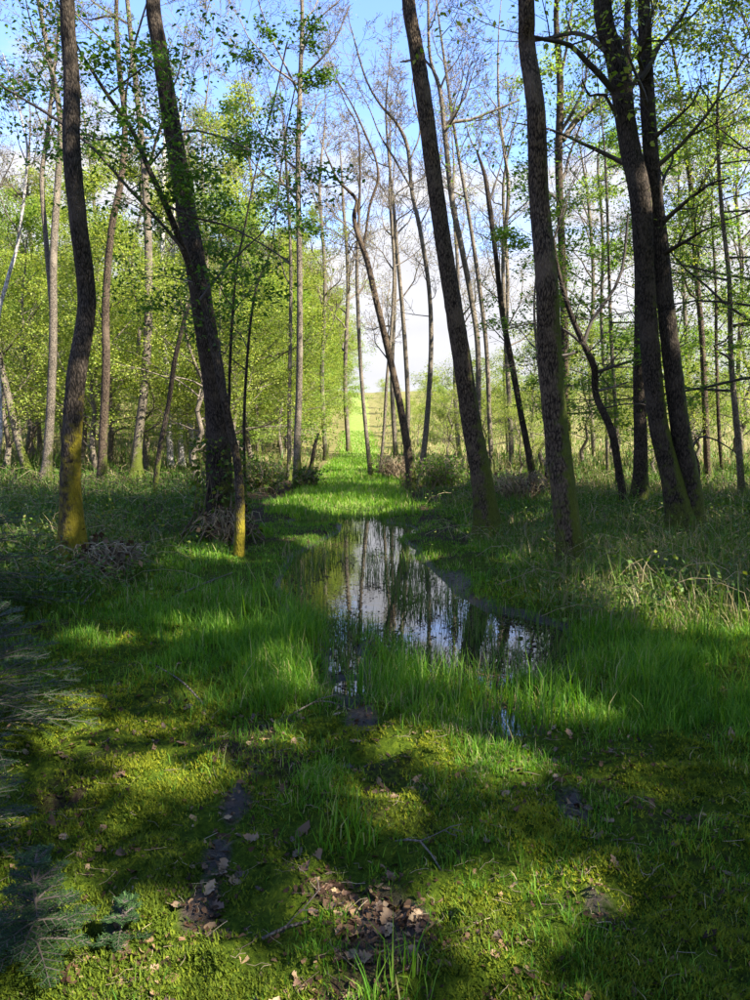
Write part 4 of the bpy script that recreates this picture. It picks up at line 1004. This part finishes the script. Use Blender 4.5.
tag(link('floating_leaf_litter', mesh_np('floating_leaf_litter', V, T, M['litter'], False, {'rnd': R * .7})), 'dark dead leaves floating on the puddle', 'leaf litter', None, 'stuff')
# brambles: arching stems and small leaves on the banks
xy = scatter(1500, -15, 14, 6.2, 24, lambda x, y: np.clip(bank_dens(x, y) * (1.0 - .45 * (x > 0)), 0, 1))
gp = random.Random(9); polys = []
for (x, y), z in zip(xy, height(xy[:, 0], xy[:, 1])):
    a = gp.uniform(0, 6.28); L = gp.uniform(.3, 1.0); hz = gp.uniform(.08, .38)
    pts = []
    for k in range(6):
        t = k / 5
        pts.append((x + math.cos(a) * L * t + gp.gauss(0, .025), y + math.sin(a) * L * t + gp.gauss(0, .025), z - .02 + hz * (math.sin(t * 2.6)) + gp.gauss(0, .012)))
    polys.append((np.array(pts), np.full(6, gp.uniform(.0013, .0032) * (.6 + y * .05))))
V, Q, R = tubes_np(polys, 3)
tag(link('bramble_stems', mesh_np('bramble_stems', V, Q, M['straw'], True, {'rnd': R})), 'dry arching bramble and twig tangle under the trees', 'undergrowth', None, 'stuff')
pts = np.concatenate([p[1:] for p, r in polys])
LP = pts[rng.integers(0, len(pts), 30000)] + rng.normal(size=(30000, 3)) * np.array([.26, .26, .06])
V, T, R = leaves_np(LP, .048, .6, None, .7)
tag(link('bramble_leaves', mesh_np('bramble_leaves', V, T, M['leaf_bramble'], False, {'rnd': R})), 'small dark bramble leaves over the wooded banks', 'undergrowth', None, 'stuff')

# bramble bushes along the track: each a heap of arching canes with a few leaves
def bush(px, py, R_, H_, leaf, nl, label, dry=0.5):
    q = ground_at(px, py); z = float(height(q[0], q[1])); b = np.array([q[0], q[1], z])
    t = thing('bramble_bush', label, 'bush', b, 'bramble bushes along the track')
    L = []
    for k in range(150):
        a = gp.uniform(0, 6.28); r0 = R_ * .5 * gp.random(); a2 = gp.uniform(0, 6.28); ln = R_ * gp.uniform(.3, .9); hz = H_ * gp.uniform(.4, 1.1)
        L.append((np.array([(q[0] + math.cos(a) * r0 + math.cos(a2) * ln * u + gp.gauss(0, .03), q[1] + math.sin(a) * r0 + math.sin(a2) * ln * u + gp.gauss(0, .03), z - .03 + hz * math.sin(u * 2.3)) for u in (0, .2, .4, .6, .8, 1)]), np.linspace(.009, .004, 6)))
    V, Q, R = tubes_np(L, 3)
    link('stem', mesh_np('stem', V - b, Q, M['straw'], True, {'rnd': R}), t)
    P_ = np.concatenate([l[0][1:] for l in L])
    P_ = P_[rng.integers(0, len(P_), nl)] + rng.normal(size=(nl, 3)) * .09
    V, T, R = leaves_np(P_, .085, .8, None, .7)
    link('foliage', mesh_np('foliage', V - b, T, M[leaf], False, {'rnd': R}), t)
bush(392, 479, .75, .75, 'litter', 260, 'brown dry bramble bush right of the track by the crooked forked tree')
bush(440, 488, .9, .9, 'leaf_mid', 1300, 'green bramble bush left of the tall leaning dark trunk')
bush(262, 492, .8, .8, 'leaf_bramble', 1400, 'dark bramble bush between the ivy trunk and the slender trunk')
bush(308, 488, .4, .5, 'leaf_bramble', 700, 'small dark bramble clump at the foot of the leaning stub')
bush(520, 500, .8, .6, 'litter', 200, 'brown dry bramble bush between the leaning and the straight trunk')
bush(100, 575, .55, .35, 'litter', 120, 'low brown bramble heap beside the yellow banded trunk')
bush(228, 545, .45, .5, 'litter', 160, 'brown dry bramble heap beside the stem with the yellow foot')
# ivy round the thick leaning trunk's foot
c = at(221, 528, 10.8); cz = float(height(c[0], c[1]))
n = 1100
a = rng.uniform(0, 6.28, n); zz = rng.random(n) ** 1.4 * 1.5
rr = .30 + .38 * np.exp(-zz / .4) * rng.random(n) + .06 * rng.random(n)
LP = np.column_stack([c[0] - .03 * zz + np.cos(a) * rr, c[1] + np.sin(a) * rr, cz + zz])
V, T, R = leaves_np(LP, .07, 1.2, None, .8, .5)
b_ = np.array([c[0], c[1], cz])
iv = thing('ivy', 'dark ivy and leaf tangle round the foot of the thick leaning trunk', 'ivy', b_)
link('foliage', mesh_np('foliage', V - b_, T, M['leaf_bramble'], False, {'rnd': R}), iv)
ps = []
for k in range(26):
    a0 = gp.uniform(0, 6.28); pts = []
    for j in range(6):
        t = j / 5; r_ = .28 + .35 * (1 - t) ** 3 + gp.gauss(0, .02)
        pts.append((c[0] + math.cos(a0 + t * .8) * r_, c[1] + math.sin(a0 + t * .8) * r_, cz + t * gp.uniform(.6, 1.5)))
    ps.append((np.array(pts), np.linspace(.011, .004, 6)))
V, Q, R = tubes_np(ps, 4)
link('stem', mesh_np('stem', V - b_, Q, M['straw'], True, {'rnd': R * .5}), iv)

# moss sprigs
def m_dens(x, y):
    b = np.maximum(blob(x, y, MOSS), .3)
    n = fbm(x * 3, y * 3, 61, 4)
    f = b * (.15 + 1.5 * sstep(.38, .6, n)) * (1 - np.clip(blob(x, y, MUD) * 1.2, 0, 1)) * (1 - .75 * blob(x, y, LIT))
    return np.clip(f * sstep(.02, .12, pud_sdf(x, y)), 0, 1)
xy = scatter(72000, -4, 5, 1.75, 8.0, m_dens)
P = on_ground(xy, .0)
n = len(P)
cl = .006 + .006 * fbm(xy[:, 0] * 9, xy[:, 1] * 9, 63, 2) + .0010 * xy[:, 1]
Vs = []
for k in range(3):
    a = rng.uniform(0, 6.28, n); d = np.stack([np.cos(a) * .8, np.sin(a) * .8, rng.uniform(.3, 1.2, n)], 1)
    sd_ = np.stack([-np.sin(a), np.cos(a), np.zeros(n)], 1) * (cl * .28)[:, None]
    o = P + rng.normal(size=(n, 3)) * np.array([.006, .006, .004]) + np.array([0, 0, .006])
    L = (cl * rng.uniform(.7, 1.6, n))[:, None]
    Vs += [o - sd_, o + sd_, o + d * L]
V = np.stack(Vs, 1).reshape(-1, 3)
tag(link('moss', mesh_np('moss', V, np.arange(len(V)).reshape(-1, 3), M['moss'], False, {'rnd': np.repeat(np.clip(rng.random(n) * .6 + .7 * (fbm(xy[:, 0] * 1.4, xy[:, 1] * 1.4, 66, 3) - .25), 0, 1), 9)})), 'yellow green moss cushions covering the trampled ground', 'moss', None, 'stuff')

# dead leaves: the big ones singly, lying on the ground, the rest as litter
def oak_leaf(seed):
    g = random.Random(seed)
    prof = [(0, .02), (.12, .10), (.2, .20), (.28, .14), (.38, .28), (.47, .18), (.58, .33), (.68, .2), (.8, .26), (.92, .12), (1, 0)]
    vs, fs = [], []
    cu, ro = g.uniform(.15, .5), g.uniform(-.4, .4)
    for t, w in prof:
        w *= g.uniform(.8, 1.2)
        zc = cu * (t - .5) ** 2 + g.gauss(0, .015)
        vs += [(t - .5, 0, zc - .04), (t - .5, w, zc + abs(w) * g.uniform(.1, .6) + ro * w), (t - .5, -w, zc + abs(w) * g.uniform(.1, .6) - ro * w)]
    for k in range(len(prof) - 1):
        b = k * 3
        fs += [(b, b + 3, b + 4, b + 1), (b, b + 2, b + 5, b + 3)]
    return np.array(vs), np.array(fs)
LM = []
for k in range(10):
    v, f = oak_leaf(k + 1)
    LM.append(mesh_np('dead_leaf', v, f, DEAD[k % 4], False))
def l_dens(x, y):
    return np.clip(blob(x, y, LIT) + .45 * blob(x, y, MUD) + .08 + .25 * sstep(.58, .7, fbm(x * 2.5, y * 2.5, 71, 3)), 0, 1) * sstep(.02, .1, pud_sdf(x, y))
xy = scatter(295, -4, 4, 1.8, 5.2, l_dens)
gl = random.Random(3)
for (x, y) in xy:
    o = link('dead_leaf', LM[gl.randrange(10)], ground)
    s_ = gl.uniform(.034, .068)
    o.scale = (s_, s_, s_)
    o.location = (x, y, float(height(x, y)) + s_ * .10 + .004)
    o.rotation_euler = (gl.gauss(0, .35), gl.gauss(0, .35), gl.uniform(0, 6.28))
xy = scatter(10000, -9, 9, 1.75, 15, lambda x, y: np.clip(.8 * l_dens(x, y) + .1 * (np.abs(x - path_x(y)) > 2.5) + .55 * np.exp(-np.abs(pud_sdf(x, y) - .1) / .1) * fbm(x * 4, y * 4, 97, 2), 0, 1))
P = on_ground(xy, .008)
n = len(P)                                     # crumpled, lobed little leaves, six faces each
nr = unit(rng.normal(size=(n, 3)) * .4 + np.array([0, 0, 1.0])); e1 = unit(np.cross(nr, rng.normal(size=(n, 3)))); e2 = np.cross(nr, e1)
sz = .0095 * rng.lognormal(0, .35, n); Vl = [P + nr * (sz * .1)[:, None]]
for k in range(6):
    a = k * math.pi / 3 + rng.normal(0, .22, n); q = sz * rng.uniform(.45, 1.25, n)
    Vl.append(P + e1 * (np.cos(a) * q * 1.35)[:, None] + e2 * (np.sin(a) * q * .8)[:, None] + nr * (sz * rng.uniform(-.1, .55, n))[:, None])
V = np.stack(Vl, 1).reshape(-1, 3); k7 = np.arange(n)[:, None] * 7
T = np.concatenate([k7 + np.array([[0, 1 + k, 1 + (k + 1) % 6]]) for k in range(6)]); R = np.repeat(rng.random(n), 7)
tag(link('leaf_litter', mesh_np('leaf_litter', V, T, M['litter'], False, {'rnd': R})), 'small brown dead leaves scattered over the forest floor', 'leaf litter', None, 'stuff')

# dry stalks and bits of twig lying about
xy = scatter(1500, -5, 6, 1.8, 9, lambda x, y: np.clip(.25 + .7 * blob(x, y, LIT) + .4 * fbm(x * 2, y * 2, 95, 2), 0, 1) * sstep(.0, .1, pud_sdf(x, y)))
polys = []
for (x, y), z in zip(xy, height(xy[:, 0], xy[:, 1])):
    a = gp.uniform(0, 6.28); L = gp.uniform(.025, .09); e = gp.gauss(.12, .2)
    polys.append((np.array([(x + math.cos(a) * L * t + gp.gauss(0, .006), y + math.sin(a) * L * t + gp.gauss(0, .006), z + .012 + L * e * t - .1 * L * t * t) for t in (0, .35, .7, 1)]), np.full(4, gp.uniform(.0006, .0014))))
V, Q, R = tubes_np(polys, 3)
tag(link('dry_stalk_litter', mesh_np('dry_stalk_litter', V, Q, M['stalk'], True, {'rnd': R})), 'dry straw stalks and twig bits strewn over moss and mud', 'litter', None, 'stuff')
# fallen sticks
def stick(pp, w, label, lift=.02):
    gs_ = random.Random(len(label))
    pts = []
    for k, (px, py) in enumerate(pp):
        q = ground_at(px, py); z = float(height(q[0], q[1])) + lift + (gs_.uniform(.0, .03) if 0 < k < len(pp) - 1 else -.01)
        pts.append([q[0], q[1], z, w * (1 - .5 * k / len(pp))])
    ln = resample(np.array(pts), .06); base = pts[0][:3]; base = np.array(base)
    me = trunk_mesh(ln, base, M['bark_grey'], 7, 0, .3, .1, .05, 5, .06)
    t = thing('fallen_stick', label, 'stick', base)
    me.name = 'shaft'; link('shaft', me, t)
    i = len(ln) // 2
    ps = grow(tuple(ln[i, :3]), tuple(unit(ln[i + 1, :3] - ln[i, :3] + np.array([.02, .03, .03]))), .18, w * .5, 1, gs_, .05, .2, 2, (2, 2))
    link('side_twig', limb_mesh(ps, base, M['twig_grey']), t)
stick([(278, 722), (320, 705), (352, 708)], .006, 'thin pale stick lying across the muddy rut')
stick([(262, 938), (285, 932), (310, 924)], .006, 'short pale stick among the dead leaves in front')
stick([(168, 600), (205, 585), (232, 572)], .012, 'pale fallen branch below the brambles on the left bank')
stick([(82, 608), (105, 585), (118, 556)], .011, 'thin fallen branch propped near the foot of the banded trunk', .06)
stick([(640, 560), (665, 548), (690, 530)], .012, 'dead branch lying at the foot of the double stemmed tree', .05)
stick([(395, 838), (420, 850), (442, 862)], .005, 'small dark stick in the trampled grass')
stick([(205, 705), (180, 690), (150, 668)], .006, 'curved grey stick on the moss beside the young fir')

# ------------------------------------------------------------------ young firs at the left edge
def fir(x, y, H, spread_, label, seed, lean=(0, 0), whorls=5, per=6):
    g = random.Random(seed)
    z = float(height(x, y)); base = np.array([x, y, z])
    t = thing('young_fir', label, 'fir', base, 'young firs at the left edge')
    top = np.array([x + lean[0], y + lean[1], z + H])
    pts = [base - np.array([0, 0, .05])] + [base + (top - base) * k / 5 + np.array([g.gauss(0, .006), g.gauss(0, .006), 0]) for k in range(1, 6)]
    V, Q, R = tubes_np([(np.array(pts), np.linspace(.012, .004, 6) * (H / .6 + .3))], 7)
    link('trunk', mesh_np('trunk', V - base, Q, M['twig_dark'], True, {'rnd': R}), t)
    for wv in range(whorls):
        fr = .12 + .86 * wv / max(1, whorls - 1)
        o = base + (top - base) * fr
        for b in range(per):
            a = b * 2 * math.pi / per + g.uniform(-.35, .35) + wv
            L = spread_ * (1.05 - .78 * fr) * g.uniform(.8, 1.15)
            el = .05 + .5 * fr
            stems = []; n = 6
            line = [o + np.array([math.cos(a) * L * k / n, math.sin(a) * L * k / n, L * (el * k / n - .22 * (k / n) ** 2)]) for k in range(n + 1)]
            stems.append((np.array(line), np.linspace(.005, .0016, n + 1)))
            d0 = unit(line[-1] - line[0]); side = unit(np.cross(d0, np.array([0, 0, 1.0])))
            for k in range(1, n):
                for sgn in (-1, 1):
                    l2 = L * .45 * (1 - k / (n + 1.5)) * g.uniform(.8, 1.2)
                    dd = unit(d0 * .75 + side * sgn * .8 + np.array([0, 0, g.uniform(-.12, .1)]))
                    q = line[k]
                    stems.append((np.array([q + dd * l2 * j / 3 for j in range(4)]), np.linspace(.0025, .0012, 4)))
            V, Q, R = tubes_np(stems, 3)
            br = link('branch', mesh_np('branch', V - base, Q, M['twig_dark'], True, {'rnd': R}), t)
            NP, ND, NL = [], [], []
            for p_, r_ in stems:
                Ls = np.linalg.norm(p_[-1] - p_[0]); dirv = unit(p_[-1] - p_[0]); sv = unit(np.cross(dirv, np.array([0, 0, 1.0]))); uv = np.cross(sv, dirv)
                m = max(6, int(Ls / .0036))
                tt = np.linspace(.05, 1, m)
                idx = tt * (len(p_) - 1); i0 = np.minimum(idx.astype(int), len(p_) - 2); u = (idx - i0)[:, None]
                q = p_[i0] * (1 - u) + p_[i0 + 1] * u
                sg = np.where(np.arange(m) % 2 == 0, 1.0, -1.0)[:, None]
                nd = unit(sv * sg * .9 + dirv * .55 + uv * rng.normal(.12, .22, (m, 1)))
                NP.append(q); ND.append(nd); NL.append(rng.uniform(.014, .022, m))
            NP, ND, NL = np.concatenate(NP), np.concatenate(ND), np.concatenate(NL)
            sv = unit(np.cross(ND, np.array([0, 0, 1.0]))) * .0021
            V = np.stack([NP - sv, NP + sv, NP + ND * NL[:, None] + sv * .6, NP + ND * NL[:, None] - sv * .6], 1).reshape(-1, 3)
            k4 = np.arange(len(NP))[:, None] * 4
            tipness = np.repeat(rng.random(len(NP)) * .93, 4)
            link('needles', mesh_np('needles', V - base, k4 + np.array([[0, 1, 2, 3]]), M['needle'], False, {'rnd': tipness}), br)
q = flat_at(10, 745); fir(q[0] - .12, q[1], .62, .62, 'bushy dark young fir at the left edge, middle one of three', 1, (.05, 0), 6, 7)
q = flat_at(46, 960); fir(q[0] - .03, q[1], .27, .2, 'small upright young fir near the lower left corner', 2, (.0, .02), 5, 6)
q = flat_at(-30, 640); fir(q[0] - .2, q[1] + .4, 1.0, .95, 'tallest young fir at the left edge, behind the other firs', 3, (0, 0), 7, 7)
q = flat_at(-28, 850); fir(q[0] - .05, q[1], .55, .36, 'dark young fir cut off by the left picture edge', 4, (.02, 0), 5, 6)
q = flat_at(120, 935); fir(q[0], q[1], .10, .10, 'tiny fir seedling in the moss among dead leaves', 6, (.02, 0), 3, 5)

tri = 0
for me in bpy.data.meshes:
    tri += sum((len(me.loops) - 2 * len(me.polygons),))
print('TRIANGLES', tri, 'OBJECTS', len(bpy.data.objects), 'TREES', TREES)
